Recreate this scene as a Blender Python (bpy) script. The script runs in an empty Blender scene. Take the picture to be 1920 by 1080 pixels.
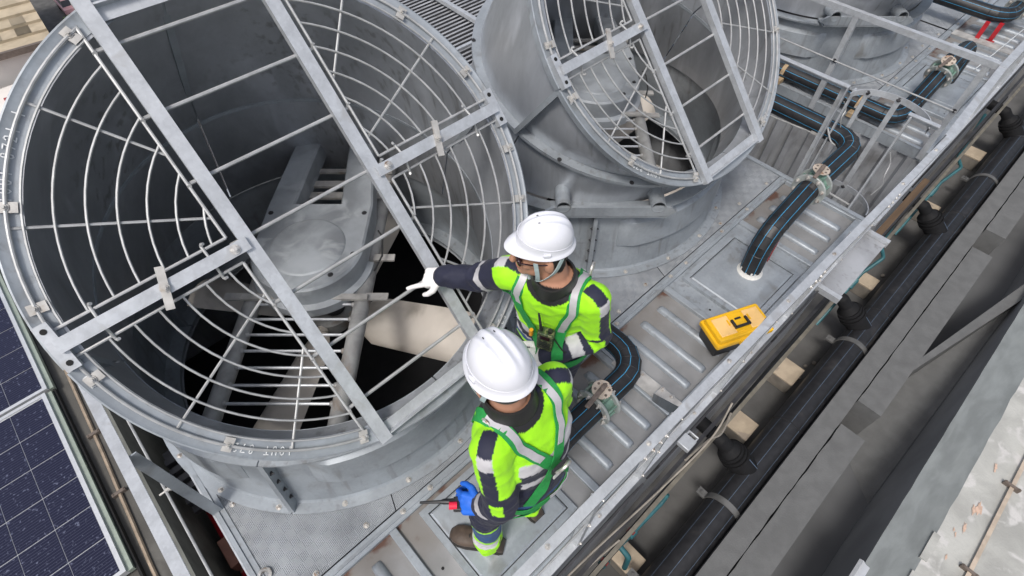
import bpy, bmesh, math, random
import numpy as np
from mathutils import Vector, Matrix, noise
from mathutils.bvhtree import BVHTree

random.seed(7)
scene = bpy.context.scene
COL = scene.collection
rad = math.radians
V = Vector

# ------------------------------------------------------------------ camera
FOCAL_PX, PITCH, HEAD = 1020.0, rad(52.9), rad(46.9)
Hd = V((math.cos(HEAD), math.sin(HEAD), 0.0))        # heading of the camera on the ground
Rd = V((math.sin(HEAD), -math.cos(HEAD), 0.0))       # to the right of it
fwd = Hd * math.cos(PITCH) - V((0, 0, 1)) * math.sin(PITCH)
upv = Hd * math.sin(PITCH) + V((0, 0, 1)) * math.cos(PITCH)
camd = bpy.data.cameras.new('camera')
cam = bpy.data.objects.new('camera', camd)
COL.objects.link(cam)
camd.sensor_width = 36.0
camd.lens = 36.0 * FOCAL_PX / 1920.0
camd.clip_start = 0.02
camd.clip_end = 400.0
M = Matrix((Rd, upv, -fwd)).transposed().to_4x4()
M.translation = V((0, 0, 3.0))
cam.matrix_world = M
scene.camera = cam

# ------------------------------------------------------------------ sky, sun, exposure
SUN_EL, SUN_AZ = rad(58), rad(200)      # azimuth measured from +X, counter-clockwise: the light comes from there
world = bpy.data.worlds.new('World')
scene.world = world
world.use_nodes = True
wn = world.node_tree
wn.nodes.clear()
wo = wn.nodes.new('ShaderNodeOutputWorld')
wb = wn.nodes.new('ShaderNodeBackground')
sky = wn.nodes.new('ShaderNodeTexSky')
sky.sky_type = 'NISHITA'
sky.sun_disc = False
sky.sun_elevation = SUN_EL
sky.sun_rotation = rad(90) - SUN_AZ
sky.dust_density = 4.0
sky.ozone_density = 1.0
hs = wn.nodes.new('ShaderNodeHueSaturation')
hs.inputs['Saturation'].default_value = 0.62        # overcast: a mostly grey-white sky
wn.links.new(sky.outputs[0], hs.inputs['Color'])
wn.links.new(hs.outputs[0], wb.inputs[0])
wb.inputs[1].default_value = 0.13
wn.links.new(wb.outputs[0], wo.inputs[0])
sund = bpy.data.lights.new('sun', 'SUN')
sund.energy = 1.7
sund.angle = rad(12)
sund.color = (1.0, 0.965, 0.92)
sun = bpy.data.objects.new('sun', sund)
COL.objects.link(sun)
sdir = V((math.cos(SUN_AZ) * math.cos(SUN_EL), math.sin(SUN_AZ) * math.cos(SUN_EL), math.sin(SUN_EL)))
sun.rotation_euler = sdir.to_track_quat('Z', 'Y').to_euler()
sun.location = (-3, -1, 8)
vs = scene.view_settings
vs.view_transform = 'Standard'
vs.look = 'None'
vs.gamma = 1.0
vs.exposure = 0.33
vs.use_curve_mapping = False

# ------------------------------------------------------------------ materials
MATS = {}
def mat(name, col, rough=0.5, metal=0.0, col2=None, scale=6.0, amount=0.5, detail=6.0,
        spots=None, spot_scale=3.0, spot_lo=0.55, spot_hi=0.7, bump=0.0, bump_scale=40.0,
        stretch=(1, 1, 1), spec=0.5, fine=0.0, fine_scale=90.0, rough_var=0.0, coat=0.0, streak=0.0):
    m = bpy.data.materials.new(name)
    m.use_nodes = True
    nt = m.node_tree
    b = nt.nodes['Principled BSDF']
    b.inputs['Roughness'].default_value = rough
    b.inputs['Metallic'].default_value = metal
    b.inputs['Specular IOR Level'].default_value = spec
    if coat:
        b.inputs['Coat Weight'].default_value = coat
    tc = nt.nodes.new('ShaderNodeTexCoord')
    oi = nt.nodes.new('ShaderNodeObjectInfo')
    ad = nt.nodes.new('ShaderNodeVectorMath'); ad.operation = 'MULTIPLY_ADD'
    nt.links.new(oi.outputs['Random'], ad.inputs[0])
    ad.inputs[1].default_value = (13.0, 7.0, 5.0)
    nt.links.new(tc.outputs['Object'], ad.inputs[2])
    mp = nt.nodes.new('ShaderNodeMapping')
    mp.inputs['Scale'].default_value = stretch
    nt.links.new(ad.outputs[0], mp.inputs[0])
    vec = mp.outputs[0]
    def noise_node(s, d, dist=0.0):
        n = nt.nodes.new('ShaderNodeTexNoise')
        n.inputs['Scale'].default_value = s
        n.inputs['Detail'].default_value = d
        n.inputs['Distortion'].default_value = dist
        nt.links.new(vec, n.inputs['Vector'])
        return n.outputs[0]
    def mixc(fac, a, bb):
        x = nt.nodes.new('ShaderNodeMix'); x.data_type = 'RGBA'
        if isinstance(fac, float): x.inputs[0].default_value = fac
        else: nt.links.new(fac, x.inputs[0])
        for k, v in ((6, a), (7, bb)):
            if isinstance(v, tuple): x.inputs[k].default_value = (*v[:3], 1)
            else: nt.links.new(v, x.inputs[k])
        return x.outputs[2]
    def ramp(src, lo, hi):
        r = nt.nodes.new('ShaderNodeMapRange')
        r.interpolation_type = 'SMOOTHSTEP'
        r.inputs[1].default_value = lo; r.inputs[2].default_value = hi
        nt.links.new(src, r.inputs[0])
        return r.outputs[0]
    if col2 is None:
        col2 = tuple(c * (1 - amount * 0.6) for c in col)
        col = tuple(min(1, c * (1 + amount * 0.25)) for c in col)
    c = mixc(ramp(noise_node(scale, detail, 0.3), 0.3, 0.7), tuple(col), tuple(col2))
    if fine:
        f = nt.nodes.new('ShaderNodeTexVoronoi'); f.inputs['Scale'].default_value = fine_scale
        nt.links.new(vec, f.inputs['Vector'])
        bw = nt.nodes.new('ShaderNodeRGBToBW'); nt.links.new(f.outputs['Color'], bw.inputs[0])
        fr = nt.nodes.new('ShaderNodeMapRange')
        fr.inputs[3].default_value = 1 - fine; fr.inputs[4].default_value = 1 + fine
        nt.links.new(bw.outputs[0], fr.inputs[0])
        mm = nt.nodes.new('ShaderNodeMix'); mm.data_type = 'RGBA'; mm.blend_type = 'MULTIPLY'
        mm.inputs[0].default_value = 1.0
        nt.links.new(c, mm.inputs[6]); nt.links.new(fr.outputs[0], mm.inputs[7])
        c = mm.outputs[2]
    if spots:
        c = mixc(ramp(noise_node(spot_scale, 8.0, 0.6), spot_lo, spot_hi), c, tuple(spots))
    if streak:                                   # rain drips: thin dirt lines that run down the sheet
        sm_ = nt.nodes.new('ShaderNodeMapping'); sm_.inputs['Scale'].default_value = (26, 26, 1.1); nt.links.new(ad.outputs[0], sm_.inputs[0])
        sn = nt.nodes.new('ShaderNodeTexNoise'); sn.inputs['Scale'].default_value = 1.0; sn.inputs['Detail'].default_value = 5; nt.links.new(sm_.outputs[0], sn.inputs['Vector'])
        bn = noise_node(1.7, 3.0); k_ = nt.nodes.new('ShaderNodeMath'); k_.operation = 'MULTIPLY'
        nt.links.new(ramp(sn.outputs[0], 0.52, 0.68), k_.inputs[0]); nt.links.new(ramp(bn, 0.42, 0.6), k_.inputs[1])
        k2 = nt.nodes.new('ShaderNodeMath'); k2.operation = 'MULTIPLY'; k2.inputs[1].default_value = streak; nt.links.new(k_.outputs[0], k2.inputs[0])
        c = mixc(k2.outputs[0], c, (0.17, 0.165, 0.155))
    nt.links.new(c, b.inputs['Base Color'])
    if rough_var:
        rr = nt.nodes.new('ShaderNodeMapRange')
        rr.inputs[3].default_value = rough - rough_var; rr.inputs[4].default_value = rough + rough_var
        nt.links.new(noise_node(scale * 2.3, 5.0), rr.inputs[0])
        nt.links.new(rr.outputs[0], b.inputs['Roughness'])
    if bump:
        bp_ = nt.nodes.new('ShaderNodeBump')
        bp_.inputs['Strength'].default_value = bump
        bp_.inputs['Distance'].default_value = 0.01
        nt.links.new(noise_node(bump_scale, 4.0), bp_.inputs['Height'])
        nt.links.new(bp_.outputs[0], b.inputs['Normal'])
    MATS[name] = m
    m['_c'] = 0
    return m

mat('galv_light', (0.49, 0.51, 0.535), 0.42, 0.35, scale=14, amount=0.22, fine=0.07, fine_scale=90, spots=(0.40, 0.405, 0.41), spot_scale=9, spot_lo=0.58, spot_hi=0.72, rough_var=0.1)
mat('galv', (0.335, 0.365, 0.395), 0.45, 0.3, scale=5, amount=0.28, fine=0.05, fine_scale=70, spots=(0.23, 0.235, 0.235), spot_scale=7, spot_lo=0.56, spot_hi=0.80, rough_var=0.1, bump=0.05, bump_scale=12, streak=0.45)
mat('galv_sheet', (0.46, 0.48, 0.51), 0.38, 0.6, scale=6, amount=0.22, fine=0.035, fine_scale=60, stretch=(1, 1, 0.35), spots=(0.62, 0.64, 0.68), spot_scale=5.0, spot_lo=0.5, spot_hi=0.78, rough_var=0.10, bump=0.04, bump_scale=5, streak=0.55)
mat('galv_wall', (0.38, 0.39, 0.41), 0.5, 0.25, scale=3, amount=0.4, streak=0.6, spots=(0.2, 0.2, 0.205), spot_scale=2.5)
mat('wire', (0.43, 0.435, 0.435), 0.45, 0.3, scale=20, amount=0.3)
mat('bracket', (0.50, 0.485, 0.46), 0.5, 0.3, scale=14, amount=0.4, spots=(0.32, 0.26, 0.2), spot_scale=12, spot_lo=0.6, spot_hi=0.75)
mat('bolt_steel', (0.62, 0.60, 0.57), 0.4, 0.6, scale=60, amount=0.5, spots=(0.25, 0.16, 0.1), spot_scale=50, spot_lo=0.55, spot_hi=0.7)
mat('dark_steel', (0.05, 0.05, 0.055), 0.55, 0.3, scale=10, amount=0.5)
mat('plenum', (0.02, 0.02, 0.022), 0.9, 0, scale=4, amount=0.5)
mat('blade', (0.64, 0.585, 0.52), 0.55, 0.0, scale=3, amount=0.35, spots=(0.38, 0.34, 0.29), spot_scale=2.2, stretch=(1, 1, 1))
mat('rust_pipe', (0.34, 0.34, 0.335), 0.6, 0.2, scale=10, amount=0.5, spots=(0.24, 0.19, 0.15), spot_scale=7, spot_lo=0.55, spot_hi=0.75, bump=0.15)
mat('housing', (0.36, 0.385, 0.41), 0.55, 0.15, scale=5, amount=0.5, spots=(0.43, 0.455, 0.475), spot_scale=5.5, spot_lo=0.52, spot_hi=0.66, rough_var=0.12, bump=0.06, bump_scale=9)
mat('pe_black', (0.016, 0.016, 0.018), 0.5, 0, scale=18, amount=0.6, spots=(0.045, 0.042, 0.042), spot_scale=6, spot_lo=0.55, spot_hi=0.8, rough_var=0.08)
mat('stripe_blue', (0.045, 0.33, 0.60), 0.45, 0, scale=30, amount=0.35)
mat('stripe_pale', (0.10, 0.14, 0.20), 0.5, 0, scale=30, amount=0.4)
mat('valve_green', (0.16, 0.27, 0.22), 0.5, 0.1, scale=25, amount=0.5, spots=(0.3, 0.36, 0.32), spot_scale=30)
mat('valve_flange', (0.40, 0.43, 0.42), 0.5, 0.3, scale=15, amount=0.4, spots=(0.28, 0.28, 0.27), spot_scale=9)
mat('notch_plate', (0.56, 0.48, 0.40), 0.5, 0.3, scale=30, amount=0.3, spots=(0.35, 0.2, 0.12), spot_scale=35)
mat('lever_brown', (0.17, 0.135, 0.115), 0.6, 0.2, scale=30, amount=0.5)
mat('strap_tan', (0.40, 0.29, 0.17), 0.6, 0.1, scale=25, amount=0.5, spots=(0.45, 0.45, 0.45), spot_scale=10)
mat('rust_red', (0.23, 0.03, 0.025), 0.6, 0.1, scale=20, amount=0.5, spots=(0.16, 0.06, 0.03), spot_scale=12)
mat('red_paint', (0.45, 0.015, 0.025), 0.5, 0, scale=12, amount=0.4)
mat('brown_paint', (0.22, 0.10, 0.07), 0.6, 0, scale=12, amount=0.4)
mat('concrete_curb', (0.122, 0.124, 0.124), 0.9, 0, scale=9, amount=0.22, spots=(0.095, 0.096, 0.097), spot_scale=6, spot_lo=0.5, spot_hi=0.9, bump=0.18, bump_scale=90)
mat('concrete_pit_floor', (0.105, 0.107, 0.11), 0.9, 0, scale=1.5, amount=0.35, bump=0.1, bump_scale=20)  # pit concrete darkened for the floor: its shade is put into the colour
mat('pe_matt', (0.010, 0.010, 0.011), 0.75, 0, scale=10, amount=0.4, spec=0.25)
mat('clamp_grey', (0.13, 0.13, 0.128), 0.55, 0.2, scale=12, amount=0.4)
mat('concrete_pit', (0.36, 0.365, 0.375), 0.9, 0, scale=1.5, amount=0.35, bump=0.15, bump_scale=20)  # pit concrete lightened for the walls: the light on them is in the colour
mat('concrete_face', (0.24, 0.26, 0.26), 0.75, 0, scale=3.5, amount=0.35, stretch=(1, 3, 1.5), spots=(0.27, 0.29, 0.285), spot_scale=2.2, spot_lo=0.55, spot_hi=0.75, bump=0.15, bump_scale=18)
mat('concrete_light', (0.40, 0.40, 0.375), 0.85, 0, scale=3.5, amount=0.4, spots=(0.50, 0.49, 0.475), spot_scale=6, spot_lo=0.54, spot_hi=0.66, bump=0.3, bump_scale=50)
mat('paint_peel', (0.56, 0.40, 0.31), 0.9, 0, scale=40, amount=0.35)
mat('roof_slab', (0.090, 0.086, 0.078), 0.9, 0, scale=2.5, amount=0.4, spots=(0.12, 0.116, 0.106), spot_scale=4, bump=0.2, bump_scale=60)
mat('slab_edge', (0.135, 0.14, 0.125), 0.9, 0, scale=8, amount=0.4, bump=0.3)
mat('floor_dark', (0.10, 0.098, 0.095), 0.9, 0, scale=3, amount=0.5, bump=0.2, bump_scale=40)
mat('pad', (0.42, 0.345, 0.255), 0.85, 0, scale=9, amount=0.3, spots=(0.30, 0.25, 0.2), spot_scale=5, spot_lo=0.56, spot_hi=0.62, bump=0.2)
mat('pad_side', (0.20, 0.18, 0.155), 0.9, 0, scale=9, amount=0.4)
mat('copper_tape', (0.36, 0.285, 0.21), 0.55, 0.25, scale=14, amount=0.45)
mat('tape_pale', (0.52, 0.43, 0.34), 0.55, 0.2, scale=14, amount=0.35)
mat('clip_brown', (0.16, 0.13, 0.11), 0.6, 0.2, scale=14, amount=0.35)
mat('pvc_teal', (0.025, 0.11, 0.125), 0.45, 0, scale=14, amount=0.4)
mat('cable', (0.30, 0.27, 0.23), 0.6, 0, scale=14, amount=0.35)
mat('cable_black', (0.02, 0.02, 0.02), 0.5, 0, scale=14, amount=0.35)
mat('beige_rail', (0.17, 0.155, 0.125), 0.6, 0.1, scale=14, amount=0.45)
mat('wood_brown', (0.11, 0.07, 0.04), 0.7, 0, scale=14, amount=0.45, stretch=(0.2, 3, 3))
mat('alu', (0.66, 0.67, 0.68), 0.35, 0.5, scale=20, amount=0.12)
mat('alu_green', (0.33, 0.38, 0.32), 0.45, 0.3, scale=20, amount=0.15)
mat('black_gap', (0.006, 0.006, 0.006), 0.8, 0, scale=20, amount=0.2)
mat('chalk', (0.72, 0.74, 0.75), 0.9, 0, scale=120, amount=0.4)
mat('white_abs', (0.70, 0.71, 0.76), 0.25, 0, scale=9, amount=0.05, coat=0.15, spots=(0.66, 0.66, 0.67), spot_scale=45, spot_lo=0.66, spot_hi=0.74, rough_var=0.08)
mat('yellow_plastic', (0.80, 0.44, 0.008), 0.4, 0, scale=30, amount=0.06, bump=0.03, bump_scale=200)
mat('amber_plastic', (0.84, 0.53, 0.20), 0.35, 0, scale=30, amount=0.06)
mat('black_plastic', (0.018, 0.018, 0.02), 0.45, 0, scale=30, amount=0.3)
mat('boot_leather', (0.085, 0.060, 0.045), 0.5, 0, scale=20, amount=0.5, bump=0.2, bump_scale=80)
mat('boot_sole', (0.03, 0.027, 0.025), 0.8, 0, scale=30, amount=0.4)
mat('glove_white', (0.78, 0.76, 0.75), 0.85, 0, scale=40, amount=0.08, bump=0.2, bump_scale=300)
mat('glove_blue', (0.015, 0.13, 0.62), 0.5, 0, scale=30, amount=0.15, bump=0.1, bump_scale=150)
mat('strap_green', (0.015, 0.27, 0.055), 0.7, 0, scale=60, amount=0.25, bump=0.15, bump_scale=400)
mat('reflective', (0.52, 0.51, 0.53), 0.45, 0.2, scale=40, amount=0.12)
mat('label_white', (0.68, 0.67, 0.64), 0.6, 0, scale=60, amount=0.15)
mat('chin_strap', (0.42, 0.52, 0.53), 0.7, 0, scale=60, amount=0.15)
mat('lens_dark', (0.03, 0.012, 0.014), 0.12, 0, scale=60, amount=0.05)
mat('hair', (0.008, 0.007, 0.006), 0.6, 0, scale=60, amount=0.4)
mat('skin', (0.46, 0.235, 0.15), 0.5, 0, scale=12, amount=0.12)
mat('eye_white', (0.7, 0.68, 0.65), 0.3, 0, scale=12, amount=0.02)
mat('camo_radio', (0.045, 0.07, 0.03), 0.5, 0, scale=60, amount=0.9, spots=(0.15, 0.16, 0.07), spot_scale=70, spot_lo=0.52, spot_hi=0.56)
mat('red_plastic', (0.75, 0.02, 0.06), 0.4, 0, scale=60, amount=0.1)
mat('orange_tip', (0.8, 0.35, 0.02), 0.4, 0, scale=60, amount=0.1)
mat('house_roof', (0.42, 0.35, 0.25), 0.9, 0, scale=1.5, amount=0.4)
mat('house_roof_dark', (0.25, 0.21, 0.15), 0.9, 0, scale=1.5, amount=0.3)
mat('house_wall', (0.70, 0.66, 0.62), 0.9, 0, scale=0.6, amount=0.2)
mat('house_red', (0.30, 0.025, 0.03), 0.8, 0, scale=0.8, amount=0.3)
mat('ground', (0.10, 0.10, 0.085), 0.95, 0, scale=0.15, amount=0.5, spots=(0.05, 0.075, 0.035), spot_scale=0.25)
mat('leaf', (0.05, 0.085, 0.03), 0.7, 0, scale=3, amount=0.6)
mat('car_pink', (0.5, 0.28, 0.30), 0.3, 0.2, scale=1, amount=0.1)
mat('car_glass', (0.02, 0.02, 0.025), 0.1, 0, scale=1, amount=0.1)
mat('puddle', (0.115, 0.06, 0.045), 0.22, 0, scale=8, amount=0.5)

def tread_material():
    m = mat('tread_plate', (0.34, 0.36, 0.385), 0.45, 0.25, scale=4, amount=0.4, spots=(0.27, 0.285, 0.30), spot_scale=3.5, spot_lo=0.5, spot_hi=0.72, rough_var=0.1)
    nt = m.node_tree; b = nt.nodes['Principled BSDF']
    tc = nt.nodes.new('ShaderNodeTexCoord')
    def wave(rot):
        mp = nt.nodes.new('ShaderNodeMapping'); mp.inputs['Rotation'].default_value = (0, 0, rot)
        nt.links.new(tc.outputs['Object'], mp.inputs[0])
        w = nt.nodes.new('ShaderNodeTexWave'); w.inputs['Scale'].default_value = 42.0
        nt.links.new(mp.outputs[0], w.inputs[0]); return w.outputs['Fac']
    ck = nt.nodes.new('ShaderNodeTexChecker'); ck.inputs['Scale'].default_value = 22.0
    nt.links.new(tc.outputs['Object'], ck.inputs['Vector'])
    mx = nt.nodes.new('ShaderNodeMix'); mx.data_type = 'FLOAT'
    nt.links.new(ck.outputs['Fac'], mx.inputs[0])
    nt.links.new(wave(0), mx.inputs[2]); nt.links.new(wave(math.pi / 2), mx.inputs[3])
    bp_ = nt.nodes.new('ShaderNodeBump'); bp_.inputs['Strength'].default_value = 0.7; bp_.inputs['Distance'].default_value = 0.004
    nt.links.new(mx.outputs[0], bp_.inputs['Height']); nt.links.new(bp_.outputs[0], b.inputs['Normal'])
    # the treads are rubbed bright in worn patches
    src = b.inputs['Base Color'].links[0].from_socket
    n = nt.nodes.new('ShaderNodeTexNoise'); n.inputs['Scale'].default_value = 5.0; n.inputs['Detail'].default_value = 6
    nt.links.new(tc.outputs['Object'], n.inputs[0])
    r = nt.nodes.new('ShaderNodeMapRange'); r.inputs[1].default_value = 0.42; r.inputs[2].default_value = 0.62; r.inputs[4].default_value = 0.75
    nt.links.new(n.outputs[0], r.inputs[0])
    k = nt.nodes.new('ShaderNodeMath'); k.operation = 'MULTIPLY'; nt.links.new(mx.outputs[0], k.inputs[0]); nt.links.new(r.outputs[0], k.inputs[1])
    x = nt.nodes.new('ShaderNodeMix'); x.data_type = 'RGBA'; nt.links.new(k.outputs[0], x.inputs[0]); nt.links.new(src, x.inputs[6]); x.inputs[7].default_value = (0.43, 0.45, 0.475, 1)
    nt.links.new(x.outputs[2], b.inputs['Base Color'])
    return m
tread_material()

def tray_material():
    """recessed deck trays: grey galvanised sheet with brown silt that collects along the inner (stack-side) edge"""
    m = mat('tray', (0.285, 0.285, 0.285), 0.5, 0.15, scale=5, amount=0.35, rough_var=0.15)
    nt = m.node_tree; b = nt.nodes['Principled BSDF']
    src = b.inputs['Base Color'].links[0].from_socket
    ge = nt.nodes.new('ShaderNodeNewGeometry')
    sx = nt.nodes.new('ShaderNodeSeparateXYZ'); nt.links.new(ge.outputs['Position'], sx.inputs[0])
    n = nt.nodes.new('ShaderNodeTexNoise'); n.inputs['Scale'].default_value = 7.0; n.inputs['Detail'].default_value = 9
    nt.links.new(ge.outputs['Position'], n.inputs[0])
    a = nt.nodes.new('ShaderNodeMath'); a.operation = 'MULTIPLY_ADD'
    nt.links.new(n.outputs[0], a.inputs[0]); a.inputs[1].default_value = 0.5
    nt.links.new(sx.outputs[1], a.inputs[2])
    def rng(lo, hi):
        r = nt.nodes.new('ShaderNodeMapRange'); r.interpolation_type = 'SMOOTHSTEP'
        r.inputs[1].default_value = lo; r.inputs[2].default_value = hi
        nt.links.new(a.outputs[0], r.inputs[0]); return r.outputs[0]
    def mix(f, c1, c2):
        x = nt.nodes.new('ShaderNodeMix'); x.data_type = 'RGBA'; nt.links.new(f, x.inputs[0])
        nt.links.new(c1, x.inputs[6]); x.inputs[7].default_value = (*c2, 1); return x.outputs[2]
    c = mix(rng(0.85, 1.20), src, (0.205, 0.190, 0.176))
    c = mix(rng(1.14, 1.21), c, (0.115, 0.060, 0.043))
    nt.links.new(c, b.inputs['Base Color'])
tray_material()

def attr_material(name, rough):
    m = bpy.data.materials.new(name); m.use_nodes = True
    nt = m.node_tree; b = nt.nodes['Principled BSDF']
    b.inputs['Roughness'].default_value = rough
    at = nt.nodes.new('ShaderNodeAttribute'); at.attribute_name = 'cloth'
    n = nt.nodes.new('ShaderNodeTexNoise'); n.inputs['Scale'].default_value = 260; n.inputs['Detail'].default_value = 3
    tc = nt.nodes.new('ShaderNodeTexCoord'); nt.links.new(tc.outputs['Object'], n.inputs[0])
    bp_ = nt.nodes.new('ShaderNodeBump'); bp_.inputs['Strength'].default_value = 0.18; bp_.inputs['Distance'].default_value = 0.003
    nt.links.new(n.outputs[0], bp_.inputs['Height']); nt.links.new(bp_.outputs[0], b.inputs['Normal'])
    nt.links.new(at.outputs['Color'], b.inputs['Base Color'])
    b.inputs['Sheen Weight'].default_value = 0.05
    MATS[name] = m
attr_material('workwear', 0.75)

def solar_material():
    m = bpy.data.materials.new('solar_cell'); m.use_nodes = True
    nt = m.node_tree; b = nt.nodes['Principled BSDF']
    b.inputs['Roughness'].default_value = 0.16
    b.inputs['Coat Weight'].default_value = 0.0; b.inputs['Specular IOR Level'].default_value = 0.35
    tc = nt.nodes.new('ShaderNodeTexCoord')
    sx = nt.nodes.new('ShaderNodeSeparateXYZ'); nt.links.new(tc.outputs['Object'], sx.inputs[0])
    def mod(sock, period, w):
        a = nt.nodes.new('ShaderNodeMath'); a.operation = 'PINGPONG'; a.inputs[1].default_value = period / 2
        nt.links.new(sock, a.inputs[0])
        l = nt.nodes.new('ShaderNodeMath'); l.operation = 'LESS_THAN'; l.inputs[1].default_value = w
        nt.links.new(a.outputs[0], l.inputs[0]); return l.outputs[0]
    bars = mod(sx.outputs[1], 0.0165, 0.0013)
    n = nt.nodes.new('ShaderNodeTexNoise'); n.inputs['Scale'].default_value = 55; n.inputs['Detail'].default_value = 2
    ge = nt.nodes.new('ShaderNodeNewGeometry'); nt.links.new(ge.outputs['Position'], n.inputs[0])
    r = nt.nodes.new('ShaderNodeMapRange'); r.inputs[1].default_value = 0.62; r.inputs[2].default_value = 0.74
    nt.links.new(n.outputs[0], r.inputs[0])
    def mix(f, c1, c2):
        x = nt.nodes.new('ShaderNodeMix'); x.data_type = 'RGBA'; nt.links.new(f, x.inputs[0])
        for k, c in ((6, c1), (7, c2)):
            if isinstance(c, tuple): x.inputs[k].default_value = (*c, 1)
            else: nt.links.new(c, x.inputs[k])
        return x.outputs[2]
    c = mix(bars, (0.010, 0.011, 0.030), (0.052, 0.055, 0.090))
    c = mix(r.outputs[0], c, (0.10, 0.11, 0.17))
    nt.links.new(c, b.inputs['Base Color'])
    rr = nt.nodes.new('ShaderNodeMapRange'); rr.inputs[3].default_value = 0.12; rr.inputs[4].default_value = 0.5
    nt.links.new(r.outputs[0], rr.inputs[0]); nt.links.new(rr.outputs[0], b.inputs['Roughness'])
    MATS['solar_cell'] = m
solar_material()

# ------------------------------------------------------------------ mesh helpers
ORG = {}
def perp(d):
    d = V(d).normalized()
    a = V((0, 0, 1)) if abs(d.z) < 0.95 else V((1, 0, 0))
    x = a.cross(d).normalized()
    return x, d.cross(x).normalized()

class MB:
    def __init__(s): s.v = []; s.f = []; s.m = []
    def add(s, vs_, fs_, m=0):
        o = len(s.v); s.v.extend([V(p) for p in vs_]); s.f.extend([tuple(i + o for i in f) for f in fs_]); s.m.extend([m] * len(fs_)); return s
    def obox(s, c, ax, ay, az, m=0):
        """box from centre and three half-axis vectors"""
        c = V(c); ax, ay, az = V(ax), V(ay), V(az)
        p = [c + ax * i + ay * j + az * k for k in (-1, 1) for j in (-1, 1) for i in (-1, 1)]
        return s.add(p, [(0, 2, 3, 1), (4, 5, 7, 6), (0, 1, 5, 4), (2, 6, 7, 3), (0, 4, 6, 2), (1, 3, 7, 5)], m)
    def box(s, lo, hi, m=0):
        lo, hi = V(lo), V(hi); c = (lo + hi) / 2; h = (hi - lo) / 2
        return s.obox(c, (h.x, 0, 0), (0, h.y, 0), (0, 0, h.z), m)
    def beam(s, p0, p1, w, h, up=(0, 0, 1), m=0):
        p0, p1 = V(p0), V(p1); d = p1 - p0; dn = d.normalized()
        x = dn.cross(V(up)).normalized(); y = x.cross(dn).normalized()
        return s.obox((p0 + p1) / 2, d / 2, x * (w / 2), y * (h / 2), m)
    def prof(s, poly, p0, p1, xa, ya, m=0):
        n = len(poly); xa, ya = V(xa), V(ya)
        a = [V(p0) + xa * q[0] + ya * q[1] for q in poly]; b = [V(p1) + xa * q[0] + ya * q[1] for q in poly]
        return s.add(a + b, [(i, (i + 1) % n, n + (i + 1) % n, n + i) for i in range(n)] + [tuple(range(n - 1, -1, -1)), tuple(range(n, 2 * n))], m)
    def angle(s, p0, p1, w, h, t, xa, ya, m=0):
        return s.prof([(0, 0), (w, 0), (w, t), (t, t), (t, h), (0, h)], p0, p1, xa, ya, m)
    def tube(s, pts, r, n=10, caps=True, m=0, ref=None):
        pts = [V(p) for p in pts]; k = len(pts)
        rs = r if isinstance(r, (list, tuple)) else [r] * k
        tang = []
        for i in range(k):
            a = (pts[i] - pts[i - 1]).normalized() if i else None
            b = (pts[i + 1] - pts[i]).normalized() if i < k - 1 else None
            tang.append(((a or b) + (b or a)).normalized())
        x, y = perp(tang[0])
        if ref is not None:
            y = (V(ref) - tang[0] * V(ref).dot(tang[0])).normalized(); x = y.cross(tang[0])
        rings = []; 
        for i in range(k):
            if i:
                q = tang[i - 1].rotation_difference(tang[i]); x = q @ x; y = q @ y
            sc = 1.0
            if 0 < i < k - 1:
                ca = max(0.3, tang[i].dot((pts[i + 1] - pts[i]).normalized())); sc = 1.0 / ca
                bend = ((pts[i + 1] - pts[i]).normalized() - (pts[i] - pts[i - 1]).normalized())
                bd = bend.normalized() if bend.length > 1e-5 else None
            else: bd = None
            ring = []
            for j in range(n):
                a = 2 * math.pi * j / n
                o = x * math.cos(a) * rs[i] + y * math.sin(a) * rs[i]
                if bd is not None: o = o + bd * (o.dot(bd) * (sc - 1))
                ring.append(pts[i] + o)
            rings.append(ring)
        vv = [p for ring in rings for p in ring]
        ff = [(i * n + j, i * n + (j + 1) % n, (i + 1) * n + (j + 1) % n, (i + 1) * n + j) for i in range(k - 1) for j in range(n)]
        if caps: ff += [tuple(range(n - 1, -1, -1)), tuple(range((k - 1) * n, k * n))]
        return s.add(vv, ff, m)
    def cyl(s, p0, p1, r, n=12, m=0): return s.tube([p0, p1], r, n, True, m)
    def lathe(s, prof, n=32, M=None, m=0, closed=False, a0=0.0, a1=None):
        full = a1 is None; a1 = 2 * math.pi if full else a1
        na = n if full else n + 1; k = len(prof); vv = []
        for i in range(na):
            a = a0 + (a1 - a0) * i / n
            for r, z in prof:
                p = V((r * math.cos(a), r * math.sin(a), z)); vv.append(M @ p if M is not None else p)
        ff = []
        kk = k if closed else k - 1
        for i in range(n):
            i2 = (i + 1) % na
            for j in range(kk):
                j2 = (j + 1) % k; ff.append((i * k + j, i2 * k + j, i2 * k + j2, i * k + j2))
        if not full and closed:
            ff += [tuple(range(k)), tuple(range((na - 1) * k + k - 1, (na - 1) * k - 1, -1))]
        return s.add(vv, ff, m)
    def loft(s, rings, closed_ring=True, caps=False, m=0):
        n = len(rings[0]); k = len(rings); vv = [p for r in rings for p in r]
        ff = [(i * n + j, i * n + (j + 1) % n, (i + 1) * n + (j + 1) % n, (i + 1) * n + j) for i in range(k - 1) for j in range(n if closed_ring else n - 1)]
        if caps: ff += [tuple(range(n - 1, -1, -1)), tuple(range((k - 1) * n, k * n))]
        return s.add(vv, ff, m)
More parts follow.
